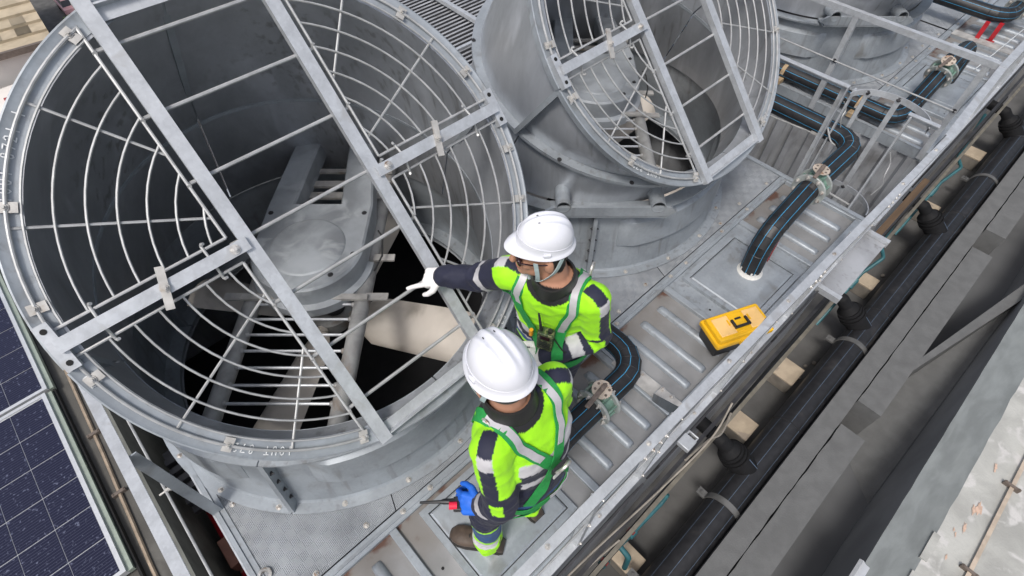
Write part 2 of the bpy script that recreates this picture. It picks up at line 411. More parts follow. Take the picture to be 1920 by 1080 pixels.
    def ball(s, c, rx, ry=None, rz=None, nu=16, nv=10, M=None, m=0):
        ry = rx if ry is None else ry; rz = rx if rz is None else rz; vv = []; c = V(c)
        for i in range(1, nv):
            b = math.pi * i / nv
            for j in range(nu):
                a = 2 * math.pi * j / nu; p = V((rx * math.sin(b) * math.cos(a), ry * math.sin(b) * math.sin(a), rz * math.cos(b)))
                vv.append(c + (M @ p if M is not None else p))
        t, bo = V((0, 0, rz)), V((0, 0, -rz)); vv += [c + (M @ t if M is not None else t), c + (M @ bo if M is not None else bo)]
        N = len(vv); ff = [(i * nu + j, i * nu + (j + 1) % nu, (i + 1) * nu + (j + 1) % nu, (i + 1) * nu + j)[::-1] for i in range(nv - 2) for j in range(nu)]
        ff += [(N - 2, j, (j + 1) % nu) for j in range(nu)] + [(N - 1, (nv - 2) * nu + (j + 1) % nu, (nv - 2) * nu + j) for j in range(nu)]
        return s.add(vv, ff, m)
    def bolt(s, c, nrm, r=0.012, h=0.008, m=0):
        c = V(c); nrm = V(nrm).normalized()
        s.tube([c, c + nrm * h * 0.35], r * 1.45, 10, True, m); s.tube([c + nrm * h * 0.35, c + nrm * h], r, 6, True, m)
        s.tube([c + nrm * h, c + nrm * h * 1.9], r * 0.5, 8, True, m); return s
    def mesh(s, name, origin=V((0, 0, 0)), mats=('galv',), sharp=35, normals=True):
        me = bpy.data.meshes.new(name)
        me.from_pydata([p - origin for p in s.v], [], s.f)
        for k in (mats if isinstance(mats, (list, tuple)) else (mats,)): me.materials.append(MATS[k])
        if len(me.materials) > 1: me.polygons.foreach_set('material_index', s.m)
        if normals:
            bm = bmesh.new(); bm.from_mesh(me); bmesh.ops.recalc_face_normals(bm, faces=bm.faces); bm.to_mesh(me); bm.free()
        if sharp:
            me.polygons.foreach_set('use_smooth', [True] * len(me.polygons)); me.set_sharp_from_angle(angle=rad(sharp))
        me.update(); return me
    def build(s, name, mats='galv', parent=None, origin=None, sharp=35, bevel=0, normals=True):
        """in world coordinates; a part is stored relative to its thing's base"""
        if parent is not None: o_ = ORG[parent.name]
        elif origin is not None: o_ = V(origin)
        else:
            xs = [p.x for p in s.v]; ys = [p.y for p in s.v]; zs = [p.z for p in s.v]
            o_ = V(((min(xs) + max(xs)) / 2, (min(ys) + max(ys)) / 2, min(zs)))
        me = s.mesh(name, o_, mats, sharp, normals)
        return link(name, me, parent, o_, bevel)

def link(name, me, parent, o_, bevel=0):
    ob = bpy.data.objects.new(name, me); COL.objects.link(ob)
    if parent is not None: ob.parent = parent
    else: ob.location = o_
    ORG[ob.name] = o_.copy()
    if bevel:
        b = ob.modifiers.new('bevel', 'BEVEL'); b.width = bevel; b.segments = 2; b.limit_method = 'ANGLE'; b.angle_limit = rad(40)
    return ob

def tag(o, label=None, cat=None, group=None, kind=None):
    if label: o['label'] = label
    if cat: o['category'] = cat
    if group: o['group'] = group
    if kind: o['kind'] = kind
    return o
def thing(name, loc, label, cat, group=None):
    o = bpy.data.objects.new(name, None); COL.objects.link(o); o.location = loc; o.empty_display_size = 0.2
    ORG[o.name] = V(loc); return tag(o, label, cat, group)
def kids(o): return [c for c in ALLKIDS.get(o.name, [])]
def copy_tree(o, parent=None):
    c = o.copy(); COL.objects.link(c); c.parent = parent
    for ch in [x for x in list(COL.objects) if x.parent == o]: copy_tree(ch, c)
    return c
def place_copy(src, label, loc, rotz=None):
    c = copy_tree(src); c.location = loc; c['label'] = label
    if rotz is not None: c.rotation_euler.z = rotz
    return c
def bez(pts, n=10):
    """Catmull-Rom through points"""
    P = [V(p) for p in pts]; P = [P[0] * 2 - P[1]] + P + [P[-1] * 2 - P[-2]]; out = []
    for i in range(1, len(P) - 2):
        for k in range(n):
            t = k / n; a, b, c, d = P[i - 1:i + 3]
            out.append(0.5 * ((2 * b) + (c - a) * t + (2 * a - 5 * b + 4 * c - d) * t * t + (3 * b - a - 3 * c + d) * t ** 3))
    out.append(P[-2]); return out
def fillet(pts, r, seg=4):
    """polyline with gored bends of radius r"""
    P = [V(p) for p in pts]; out = [P[0]]
    for i in range(1, len(P) - 1):
        a = (P[i - 1] - P[i]).normalized(); b = (P[i + 1] - P[i]).normalized()
        ang = a.angle(b); d = r / math.tan(ang / 2)
        c = P[i] + (a + b).normalized() * (r / math.sin(ang / 2))
        s0, s1 = P[i] + a * d - c, P[i] + b * d - c
        tot = s0.angle(s1); ax = s0.cross(s1).normalized()
        for k in range(seg + 1): out.append(c + Matrix.Rotation(tot * k / seg, 3, ax) @ s0)
    out.append(P[-1]); return out

# ================================================================== THE SETTING
C1, C2, C3 = 0.49, 2.80, 6.22          # stack centres along the walkway
YC = 2.16                              # stack centres across it
g = MB(); g.add([(-150, -150, -14), (200, -150, -14), (200, 200, -14), (-150, 200, -14)], [(0, 1, 2, 3)])
tag(g.build('ground', 'ground'), kind='structure')
g = MB(); g.box((-0.86, -0.40, -1.75), (30, 5.2, -1.60)); tag(g.build('roof_floor', 'floor_dark'), kind='structure')
# roof slab left of the towers, with a rough pale edge strip
g = MB(); g.box((-7, -3, -3.0), (-0.93, 6.4, -0.17)); tag(g.build('roof_slab', 'roof_slab'), kind='structure')
g = MB(); g.box((-0.93, -3, -3.0), (-0.855, 6.4, -0.176)); tag(g.build('slab_edge', 'slab_edge'), kind='structure')
# kerb beside the header pipe: two runs of slab with a dark irregular joint
def wavy_slab(name, y0, y1, x0, x1, zt, m, seed, wob0=0.0, wob1=0.0, zb=-1.71):
    r = random.Random(seed); n = int((x1 - x0) / 0.06); b = MB(); A = []; B = []
    for i in range(n + 1):
        x = x0 + (x1 - x0) * i / n
        wa = (noise.noise(V((x * 6, seed, 0))) + 0.6 * noise.noise(V((x * 23, seed, 3)))) * wob0
        wb_ = (noise.noise(V((x * 6, seed + 9, 0))) + 0.6 * noise.noise(V((x * 23, seed + 9, 3)))) * wob1
        A.append((x, y0 + wa)); B.append((x, y1 + wb_))
    top = [V((x, y, zt)) for x, y in A] + [V((x, y, zt)) for x, y in B]
    N = n + 1; b.add(top, [(i, i + 1, N + i + 1, N + i) for i in range(n)])
    for L in (A, B):
        b.add([V((x, y, zt)) for x, y in L] + [V((x, y, zb)) for x, y in L], [(i, i + 1, N + i + 1, N + i) for i in range(n)])
    for (p, q) in ((A[0], B[0]), (A[-1], B[-1])):
        b.add([V((*p, zt)), V((*q, zt)), V((*q, zb)), V((*p, zb))], [(0, 1, 2, 3)])
    o = b.build(name, m, sharp=30, normals=False); return tag(o, kind='structure')
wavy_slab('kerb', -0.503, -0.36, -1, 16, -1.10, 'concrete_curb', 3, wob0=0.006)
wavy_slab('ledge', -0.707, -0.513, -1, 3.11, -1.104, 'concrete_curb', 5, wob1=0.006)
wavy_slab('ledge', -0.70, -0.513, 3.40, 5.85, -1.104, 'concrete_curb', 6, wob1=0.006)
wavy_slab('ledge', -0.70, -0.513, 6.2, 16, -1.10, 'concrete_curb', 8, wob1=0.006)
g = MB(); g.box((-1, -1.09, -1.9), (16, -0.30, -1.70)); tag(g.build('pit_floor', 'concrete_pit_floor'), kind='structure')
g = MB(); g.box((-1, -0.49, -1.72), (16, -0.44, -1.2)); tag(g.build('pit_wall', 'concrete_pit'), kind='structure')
# slanting concrete beam across the pit
g = MB()
p0, p1 = V((3.42, -0.53, -1.12)), V((6.6, -1.22, -1.12)); d = (p1 - p0).normalized(); sd = V((d.y, -d.x, 0))
g.add([p0, p1, p1 + sd * 0.13, p0 + sd * 0.02, p0 + V((0, 0, -0.57)), p1 + V((0, 0, -0.57)), p1 + sd * 0.13 + V((0, 0, -0.57)), p0 + sd * 0.02 + V((0, 0, -0.57))],
      [(0, 1, 2, 3), (0, 4, 5, 1), (3, 2, 6, 7), (0, 3, 7, 4), (1, 5, 6, 2)])
tag(g.build('pit_beam', 'concrete_curb', sharp=20), kind='structure')
g = MB(); g.add([(3.43, -0.60, -1.697), (5.95, -1.078, -1.17), (3.05, -1.078, -1.697)], [(0, 1, 2)]); tag(g.build('pit_ramp', 'concrete_curb', sharp=0), kind='structure')

# parapet on the right: smeared sloping shoulder, pale top with peeling paint
KP, ZP = 1.258, -0.90
pw = thing('parapet_wall', (3.5, -1.9, -1.7), 'pale flaking concrete parapet with smooth grey shoulder along the pit', 'wall')
g = MB(); nx = 110
top, mid, bot, wl, foot = [], [], [], [], []
for i in range(nx + 1):
    x = -0.5 + 13.0 * i / nx
    w = 0.014 * noise.noise(V((x * 5, 1, 0))) + 0.007 * noise.noise(V((x * 22, 4, 0)))
    top.append(V((x, -1.03 * KP + w, ZP + 0.3 * w))); mid.append(V((x, -1.235, ZP - 0.035 + 0.008 * noise.noise(V((x * 4, 7, 0)))))); bot.append(V((x, -1.078 + 0.004 * noise.noise(V((x * 7, 2, 0))), ZP - 0.10))); wl.append(V((x, -1.082, ZP - 0.12))); foot.append(V((x, -1.082, -1.72)))
g.loft([bot, mid, top], closed_ring=False); g.build('sloping_shoulder', 'concrete_face', pw, sharp=60, normals=False)
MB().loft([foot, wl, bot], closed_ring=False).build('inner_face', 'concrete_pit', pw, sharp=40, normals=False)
g = MB(); rows = []
for j in range(14):
    yy = -1.03 * KP - 2.0 * j / 13
    rows.append([V((p.x, (p.y if j == 0 else yy), ZP + (0.3 * (p.y + 1.03 * KP) if j == 0 else 0.005 * noise.noise(V((p.x * 3, yy * 3, 2)))))) for p in top])
g.loft(rows, closed_ring=False); g.build('coping', 'concrete_light', pw, sharp=60, normals=False)
rr = random.Random(4)
for (x, y, s) in ((2.43, -1.135, 0.055), (2.40, -1.118, 0.03), (2.27, -1.12, 0.035), (2.74, -1.115, 0.03), (2.20, -1.10, 0.02), (2.22, -1.085, 0.016), (2.05, -1.11, 0.018)):
    ps = []
    for k in range(22):
        a = 2 * math.pi * k / 22; q = s * KP * rr.uniform(0.35, 1.0); ps.append(V((x * KP + 1.3 * q * math.cos(a), y * KP + (0.34 * math.sin(a) + 0.25 * math.cos(a)) * q, ZP + 0.0055)))
    MB().add(ps, [tuple(range(22))]).build('peeled_patch', 'paint_peel', pw, sharp=0)
for (x0, x1) in ((1.78, 1.86), (1.95, 2.13)):
    b = MB(); b.box((x0 * KP, -1.05 * KP, ZP - 0.03), (x1 * KP, -1.015 * KP, ZP + 0.010)); b.build('edge_bead', 'concrete_light', pw)
lt = thing('lightning_tape', (2.5 * KP, -1.213 * KP, ZP), 'pale flat earthing tape clipped along the top of the parapet', 'cable')
MB().beam((0.5, -1.218 * KP, ZP + 0.021), (11, -1.205 * KP, ZP + 0.021), 0.025, 0.005).build('tape', 'tape_pale', lt)
for x in (2.06, 2.68, 3.35):
    x *= KP; yc_ = -1.212 * KP
    b = MB(); b.box((x - 0.010, yc_ - 0.05, ZP - 0.01), (x + 0.010, yc_ + 0.05, ZP + 0.034)); b.bolt((x, yc_ - 0.04, ZP + 0.034), (0, 0, 1), 0.008, 0.005); b.bolt((x, yc_ + 0.04, ZP + 0.034), (0, 0, 1), 0.008, 0.005)
    b.build('clip', 'clip_brown', lt)
g = MB(); g.prof([(0, 0), (0.06, 0.0), (0.075, 0.025), (0.055, 0.038), (0.025, 0.015), (0, 0.015)], (1.5, -1.11, ZP - 0.10), (2.20, -1.11, ZP - 0.097), (0, 1, 0), (0, 0, 1))
tag(g.build('cover_strip', 'alu', sharp=40), 'bright ribbed metal strip end below the parapet at the frame bottom', 'strip')

# header pipe and what lies beside it in the gutter
YH, ZH, RH = -0.250, -1.27, 0.135
hp = thing('header_pipe', (4, YH, ZH - RH), 'large black plastic header pipe with pale stripes lying in the gutter', 'pipe')
MB().tube([(-1, YH, ZH), (16, YH, ZH)], RH, 32).build('barrel', 'pe_black', hp, sharp=50)
def pstripe(par, pts_fn, mname, name='stripe'):
    return MB().loft(pts_fn, closed_ring=False).build(name, mname, par, sharp=60, normals=False)
for a in (48, 84, 120):
    rings = []
    for x in (-1, 16):
        rings.append([V((x, YH + (RH + 0.001) * math.cos(rad(a + e)), ZH + (RH + 0.001) * math.sin(rad(a + e)))) for e in (-0.6, 0, 0.6)])
    pstripe(hp, rings, 'stripe_pale')
for x in (1.05, 2.85, 4.45, 6.3, 8.2):                    # butt-weld beads
    MB().lathe([(RH - 0.002, -0.008), (RH + 0.006, -0.004), (RH + 0.006, 0.004), (RH - 0.002, 0.008)], 32, Matrix.Translation((x, YH, ZH)) @ Matrix.Rotation(rad(90), 4, 'Y')).build('weld_bead', 'pe_black', hp)
for x in (1.10, 1.93, 3.95, 7.15):
    b = MB().lathe([(RH + 0.002, -0.024), (RH + 0.010, -0.024), (RH + 0.010, 0.024), (RH + 0.002, 0.024)], 32, Matrix.Translation((x, YH, ZH)) @ Matrix.Rotation(rad(90), 4, 'Y'), closed=True)
    for s in (-1, 1):
        b.box((x - 0.03, YH + s * (RH + 0.045) - 0.035, ZH - 0.02), (x + 0.03, YH + s * (RH + 0.045) + 0.035, ZH - 0.0)); b.bolt((x, YH + s * (RH + 0.05), ZH), (0, 0, 1), 0.012, 0.01)
    b.build('pipe_clamp', 'clamp_grey', hp)
def gutter_tee(x):
    b = MB()
    o = V((x, YH, ZH)); dd = V((-0.25, 0.66, 0.70)).normalized()
    q = lambda s: o + dd * s
    b.tube([q(0.0), q(0.235)], [0.098, 0.098], 24); tee = b.build('branch_tee', 'pe_matt', hp, sharp=25)
    b = MB()
    for (s0, s1, r) in ((0.236, 0.262, 0.112), (0.263, 0.275, 0.098), (0.276, 0.300, 0.108), (0.301, 0.312, 0.092), (0.313, 0.335, 0.100)): b.tube([q(s0), q(s1)], r, 28)
    b.build('coupling', 'pe_matt', tee, sharp=25)
    b = MB(); b.tube([q(0.336), q(0.39)], [0.088, 0.058], 24); b.tube([q(0.385), q(0.47), q(0.47) + V((0.0, 0.25, 0.02))], 0.056, 20); b.build('spout', 'pe_matt', tee, sharp=25)
    rows = [[q(s) + (V((0, 0, 1)) - dd * dd.z).normalized() * 0.099 + V((e, 0, 0)) for e in (-0.003, 0.003)] for s in (0.02, 0.23)]
    pstripe(hp, rows, 'stripe_pale')
for x in (0.35, 2.32, 4.22, 5.95, 8.3): gutter_tee(x)
def block(name, lo, hi, mats, parent=None, bev=0.006):
    b = MB(); b.box(lo, hi); return b
for k, (x, lab) in enumerate(((1.20, 'cream concrete pad nearest the frame bottom beside the teal pipe'), (2.73, 'cream stained pad between the yellow toolbox and the black header pipe bend'), (3.49, 'cream pad with a dark notch right of the toolbox'), (5.04, 'cream pad under the teal pipe elbow'), (6.59, 'cream pad far along the gutter beside the second teal pipe'), (8.0, 'cream pad farthest up the gutter near the frame edge'))):
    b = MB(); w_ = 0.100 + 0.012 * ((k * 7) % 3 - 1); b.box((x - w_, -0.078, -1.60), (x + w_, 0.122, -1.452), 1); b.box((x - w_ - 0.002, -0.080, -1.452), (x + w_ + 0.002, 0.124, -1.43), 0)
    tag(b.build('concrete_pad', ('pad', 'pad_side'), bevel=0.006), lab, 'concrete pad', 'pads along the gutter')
rr = random.Random(11)
for k, (x, y, s, z) in enumerate(((3.62, -0.08, 0.03, -1.60), (3.78, -0.06, 0.022, -1.60), (3.87, -0.10, 0.025, -1.6), (5.3, -0.03, 0.02, -1.6), (5.4, -0.07, 0.028, -1.6))):
    b = MB(); b.ball((x, y, z + s * 0.4), s, s * 0.8, s * 0.5, 7, 5); tag(b.build('rubble_stone', 'pad_side', sharp=10), ['small stone chip beside the pipe clamp', 'flat pale chip near the toolbox pad', 'dark chip against the header pipe', 'tiny chip under the teal elbow', 'brown chip beside the far tee'][k], 'stone', 'chips on the gutter floor')
# teal plastic water pipes
def teal(pts, label, extra=()):
    t = thing('water_pipe', V(pts[0]), label, 'pipe', 'teal water pipes')
    MB().tube(fillet(pts, 0.035, 3), 0.016, 12).build('pipe', 'pvc_teal', t)
    for (p, q) in extra: MB().tube([p, q], 0.028, 12).build('socket', 'pvc_teal', t)
    return t
t = teal([(0.50, 0.12, -0.95), (1.02, 0.11, -0.93), (1.50, 0.085, -0.90), (1.55, 0.09, -0.84)], 'teal pipe run with red clips beside the nearest pad', (((0.90, 0.112, -0.935), (0.96, 0.111, -0.933)), ((1.17, 0.102, -0.923), (1.23, 0.10, -0.92))))
for x in (0.93, 1.20): MB().box((x - 0.012, 0.085, -0.96), (x + 0.012, 0.135, -0.89)).build('clip', 'rust_red', t)
MB().tube(fillet([(1.08, 0.108, -0.928), (1.08, 0.02, -0.96), (1.10, 0.0, -1.3)], 0.03, 3), 0.020, 12).build('branch', 'pvc_teal', t)
teal([(4.02, 0.10, -1.30), (4.50, 0.085, -0.92), (4.68, 0.03, -0.80), (4.80, 0.12, -0.78), (5.4, 0.19, -0.62)], 'teal pipe elbow standing over the middle pad', (((4.36, 0.09, -1.02), (4.44, 0.087, -0.96)),))
teal([(5.7, 0.10, -1.30), (6.3, 0.085, -0.92), (6.5, 0.03, -0.80), (6.62, 0.12, -0.78), (7.3, 0.19, -0.62)], 'teal pipe elbow farther up the gutter', (((6.16, 0.09, -1.02), (6.24, 0.087, -0.96)),))

# ================================================================== COOLING TOWERS (cells)
def add_bolts(par, pts, nrm=(0, 0, 1), r=0.011):
    for p in pts: MB().bolt(p, nrm, r, 0.008).build('bolt', 'bolt_steel', par, sharp=30)

def ring_plates(par, c, x0, x1, y0, y1, rin):
    """tread plates round the stack opening, split into separate sheets"""
    n = 96; segs = []
    for i in range(n + 1):
        a = 2 * math.pi * i / n; dx, dy = math.cos(a), math.sin(a)
        t = min([(x1 - c) / dx if dx > 1e-9 else 1e9, (x0 - c) / dx if dx < -1e-9 else 1e9, (y1 - YC) / dy if dy > 1e-9 else 1e9, (y0 - YC) / dy if dy < -1e-9 else 1e9])
        segs.append((V((c + rin * dx, YC + rin * dy, -0.004)), V((c + t * dx, YC + t * dy, -0.004)), a))
    def cls(a): return int(((math.degrees(a) - 250) % 360) // 72.0)
    groups = {}
    for i in range(n): groups.setdefault(cls((segs[i][2] + segs[i + 1][2]) / 2), []).append(i)
    for k, idx in groups.items():
        b = MB()
        for i in idx:
            A, B = segs[i], segs[i + 1]
            b.add([A[0], B[0], B[1], A[1]], [(0, 1, 2, 3)])
            # corner of the rectangle that falls inside this sector
            for cx_, cy_ in ((x0, y0), (x1, y0), (x0, y1), (x1, y1)):
                ac = math.atan2(cy_ - YC, cx_ - c) % (2 * math.pi)
                if A[2] < ac < B[2]: b.add([A[1], B[1], V((cx_, cy_, -0.004))], [(0, 1, 2)])
        # shrink each sheet a little round its centre so that a joint shows
        cen = sum(b.v, V()) / len(b.v)
        b.v = [V((cen.x + (p.x - cen.x) * 0.996, cen.y + (p.y - cen.y) * 0.996, p.z)) for p in b.v]
        b.build('deck_plate', 'tread_plate', par, sharp=0, normals=False)
    b = MB(); b.add([V((x0, y0, -0.012)), V((x1, y0, -0.012)), V((x1, y0 + 0.02, -0.012)), V((x0, y0 + 0.02, -0.012))], [(0, 1, 2, 3)])

def rib(par, x, y0=0.375, y1=0.87):
    w, h = 0.030, 0.024; b = MB()
    sec = [(-w, 0), (-w * 0.85, h * 0.6), (-w * 0.45, h), (w * 0.45, h), (w * 0.85, h * 0.6), (w, 0)]
    rings = []
    for y, s in ((y0, 0.25), (y0 + 0.012, 0.8), (y0 + 0.03, 1), (y1 - 0.03, 1), (y1 - 0.012, 0.8), (y1, 0.25)):
        rings.append([V((x + a * (0.7 + 0.3 * s), y, -0.034 + q * s)) for a, q in sec])
    b.loft(rings, closed_ring=False, caps=True); b.build('rib', 'galv', par, sharp=50)

def module(par, c, x0, x1):
    F = 'galv'
    # long frames
    b = MB(); b.prof([(0.935, -0.08), (0.935, -0.006), (0.942, 0.0), (0.992, 0.0), (0.996, -0.004), (0.996, -0.08)], (x0, 0, 0), (x1, 0, 0), (0, 1, 0), (0, 0, 1)); b.build('seam_frame', F, par, sharp=30)
    b = MB(); b.prof([(0.955, -0.001), (0.957, 0.006), (0.972, 0.006), (0.974, -0.001)], (x0, 0, 0), (x1, 0, 0), (0, 1, 0), (0, 0, 1)); b.build('seam_bead', F, par, sharp=30)
    b = MB(); b.box((x0, 0.285, -0.08), (x1, 0.345, -0.002)); b.build('edge_frame', F, par, bevel=0.004)
    ring_plates(par, c, x0, x1, 1.0, 3.42, 0.96)
    # cross frames
    for xf in (c - 0.465, c + 0.465, x0 + 0.022, x1 - 0.022):
        b = MB(); b.box((xf - 0.022, 0.346, -0.08), (xf + 0.022, 0.934, -0.003)); b.build('cross_frame', F, par, bevel=0.004)
    # trays and ribs
    for (a, e, zt) in ((x0 + 0.045, c - 0.488, -0.034), (c - 0.442, c + 0.442, -0.026), (c + 0.488, x1 - 0.045, -0.034)):
        b = MB(); b.add([(a - 0.002, 0.344, zt), (e + 0.002, 0.344, zt), (e + 0.002, 0.936, zt), (a - 0.002, 0.936, zt)], [(0, 1, 2, 3)]); b.build('tray', 'tray' if (zt < -0.03 or c < 1) else 'galv', par, sharp=0)
    for s in (-1, 1):
        for d in (0.62, 0.80, 0.96): rib(par, c + s * d)
    # inspection hatch: raised rim with a separate cover
    b = MB(); hx, y0, y1 = 0.315, 0.352, 0.905
    for (lo, hi) in (((c - hx, y0), (c + hx, y0 + 0.035)), ((c - hx, y1 - 0.035), (c + hx, y1)), ((c - hx, y0 + 0.035), (c - hx + 0.035, y1 - 0.035)), ((c + hx - 0.035, y0 + 0.035), (c + hx, y1 - 0.035))):
        b.box((*lo, -0.03), (*hi, 0.004))
    b.build('hatch_rim', F, par, sharp=0)
    b = MB(); a = hx - 0.041
    rings = []
    for (q, z) in ((0, -0.03), (0, 0.000), (0.010, 0.006), (0.05, 0.006), (0.075, 0.014), (0.10, 0.016)):
        rings.append([V((c - a + q, y0 + 0.041 + q, z)), V((c + a - q, y0 + 0.041 + q, z)), V((c + a - q, y1 - 0.041 - q, z)), V((c - a + q, y1 - 0.041 - q, z))])
    b.loft(rings, caps=True); b.build('hatch_cover', F, par, sharp=25)
    b = MB(); b.tube([(c - 0.385, 0.62, -0.0262), (c - 0.385, 0.62, -0.024)], 0.008, 10); b.build('drain_hole', 'black_gap', par)
    b = MB(); b.tube([(c - 0.40 + 0.02, 0.42, -0.0262), (c - 0.38, 0.42, -0.024)], 0.006, 10); b.build('drain_hole', 'black_gap', par)
    add_bolts(par, [(c + d, 1.025 + 0.02 * (k % 2), -0.003) for k, d in enumerate((-0.86, -0.55, 0.33, 0.62, 0.98))])
    add_bolts(par, [(c + d, 0.968, 0.006) for d in (-0.95, -0.37, -0.19, 0.26, 0.60)])

ta = thing('cooling_tower', (1.7, 1.8, -1.6), 'galvanised cooling tower deck the two workers stand on', 'cooling tower', 'cooling tower cells')
module(ta, C1, -0.595, 1.625); module(ta, C2, 1.665, 3.965)
# sheet joint between the two modules
b = MB(); b.box((1.626, 0.30, -0.03), (1.664, 0.93, 0.0)); b.build('joint_frame', 'galv', ta, sharp=0)
for (y0, y1) in ((0.30, 0.485), (0.49, 0.655), (0.66, 0.80)):
    b = MB(); b.box((1.60, y0, 0.0005), (1.70, y1, 0.0045)); b.build('joint_plate', 'bracket', ta)
add_bolts(ta, [(1.615, 0.475, 0.0045), (1.69, 0.47, 0.0045), (1.615, 0.67, 0.0045), (1.685, 0.62, 0.0045), (1.69, 0.40, 0.0045)])
def corrugated(par, axis, pos, a0, a1, zt, zb, pitch=0.165, depth=0.050, sgn=-1, name='corrugated_wall', m='galv_wall'):
    n = int((a1 - a0) / pitch); prof = []
    for i in range(n):
        s = a0 + i * pitch
        prof += [(s, 0), (s + pitch * 0.32, 0), (s + pitch * 0.5, 1), (s + pitch * 0.82, 1)]
    prof.append((a0 + n * pitch, 0)); prof.append((a1, 0))
    A, B = [], []
    for (q, d) in prof:
        p = (pos + sgn * depth * d)
        A.append(V((p, q, zt)) if axis == 'x' else V((q, p, zt))); B.append(V((p, q, zb)) if axis == 'x' else V((q, p, zb)))
    return MB().loft([A, B], closed_ring=False).build(name, m, par, sharp=25, normals=False)
def cell_body(par, x0, x1, fan_x):
    corrugated(par, 'x', x0 + 0.03, 0.26, 3.42, -0.08, -1.58)
    b = MB(); b.box((x1 - 0.03, 0.26, -1.58), (x1 - 0.01, 3.42, -0.08)); b.build('end_wall', 'galv_wall', par)
    b = MB(); b.box((x0 + 0.035, 0.25, -1.58), (x1 - 0.035, 0.27, -0.085)); b.build('side_wall', 'galv_wall', par)
    b = MB(); b.box((x0 + 0.035, 3.40, -1.58), (x1 - 0.035, 3.42, -0.01)); b.build('side_wall', 'galv_wall', par)
    b = MB(); b.box((x0 + 0.06, 0.30, -0.9), (x1 - 0.06, 3.38, -0.85)); b.build('drift_eliminator', 'plenum', par)
    # channel along both ends of the deck
    for xe, s in ((x0, 1), (x1, -1)):
        b = MB(); b.prof([(0, 0), (0.05, 0), (0.05, -0.008), (0.008, -0.008), (0.008, -0.085), (0.05, -0.085), (0.05, -0.093), (0, -0.093)], (xe, 0.24, 0.002), (xe, 3.42, 0.002), (s, 0, 0), (0, 0, 1)); b.build('end_channel', 'galv', par, sharp=20)
        b = MB(); b.box((min(xe, xe + s * 0.05) , 0.24, 0.004), (max(xe, xe + s * 0.05) - 0.028, 3.42, 0.010)); b.build('end_bead', 'galv', par)
XA0, XA1, XB0, XB1 = -0.610, 3.985, 5.10, 9.66
cell_body(ta, XA0, XA1, (C1, C2))
MB().lathe([(0.017, 0), (0.034, 0.0), (0.034, 0.012), (0.020, 0.016), (0.017, 0.004)], 20, Matrix.Translation((-0.555, 1.19, 0.0))).build('drain_ring', 'bolt_steel', ta)
add_bolts(ta, [(-0.52, y, -0.003) for y in (1.06, 1.62, 1.96, 2.1, 2.4)])
tb = thing('cooling_tower', (7.4, 1.8, -1.6), 'farther cooling tower cell with corrugated end wall beyond the ladder gap', 'cooling tower', 'cooling tower cells')
module(tb, C3, 5.115, 7.355); module(tb, C3 + 2.30, 7.385, 9.65); cell_body(tb, XB0, XB1, (C3,))
b = MB(); b.box((7.357, 0.30, -0.03), (7.383, 0.93, 0.0)); b.build('joint_frame', 'galv', tb, sharp=0)
b = MB(); b.box((7.31, 0.30, 0.0005), (7.43, 0.94, 0.0045)); b.build('joint_plate', 'bracket', tb)
# side panels, strips and boards hanging on the outer side of the towers
for par, xs in ((ta, ((0.2, 1.2), (1.35, 2.55), (2.62, 3.2))), (tb, ((5.2, 6.3), (6.4, 7.6), (7.7, 9)))):
    for (a, e) in xs:
        b = MB(); b.beam((a, 0.215, -0.25), (e, 0.215, -0.25), 0.012, 0.30, up=(0, -0.08, 1)); b.build('side_panel', 'dark_steel', par)
b = MB(); b.beam((3.22, 0.15, -0.10), (3.945, 0.15, -0.10), 0.16, 0.012); b.build('side_panel', 'galv_wall', ta)
b = MB(); b.box((3.18, 0.06, -0.12), (3.22, 0.26, -0.07)); b.build('panel_bracket', 'galv_light', ta); b = MB(); b.box((3.95, 0.06, -0.12), (3.99, 0.26, -0.07)); b.build('panel_bracket', 'galv_light', ta)
b = MB(); b.box((3.99, 0.14, -0.20), (5.05, 0.19, -0.17)); tag(b.build('timber_board', 'wood_brown'), 'brown board bridging the gap below the ladder rail', 'board')
for (x0, x1, y, z, m, lab) in ((-0.4, 9.5, 0.115, -0.62, 'beige_rail', 'long beige angle running along the tower side above the gutter'), (-0.4, 9.5, 0.165, -0.48, 'dark_steel', 'dark steel angle below the outer handrail')):
    b = MB(); b.angle((x0, y, z), (x1, y, z), 0.026, 0.05, 0.006, (0, -1, 0), (0, 0, -1)); tag(b.build('steel_angle', m, sharp=20), lab, 'steel angle')
def cable(pts, r, m, label): return tag(MB().tube(bez(pts, 8), r, 8).build('cable', m), label, 'cable')
cable([(0.1, 0.20, -0.30), (0.7, 0.18, -0.36), (1.35, 0.13, -0.42), (1.80, 0.10, -0.30), (2.05, 0.14, -0.2)], 0.006, 'cable', 'tan cable slung below the outer handrail near the frame bottom')
cable([(0.35, 0.17, -0.55), (0.75, 0.15, -0.60), (1.02, 0.12, -0.62)], 0.006, 'cable', 'short tan cable end beside the teal pipe')
cable([(1.6, 0.13, -0.35), (1.85, 0.11, -0.42), (2.0, 0.08, -0.50), (2.2, 0.12, -0.55)], 0.007, 'cable', 'kinked grey cable by the tower side hook')
cable([(0.2, 0.10, -0.8), (2.2, 0.12, -0.75), (4.5, 0.15, -0.7), (8, 0.15, -0.7)], 0.018, 'cable_black', 'black cable running along the tower side')
b = MB(); b.box((1.50, 0.135, -0.06), (1.58, 0.215, -0.02)); b.box((1.58, 0.14, -0.055), (1.605, 0.15, -0.03)); b.box((1.58, 0.20, -0.055), (1.605, 0.21, -0.03)); b.box((1.605, 0.14, -0.055), (1.615, 0.21, -0.03)); tag(b.build('gate_hook', 'galv_light', bevel=0.004), 'small galvanised hook bracket outside the handrail', 'bracket')

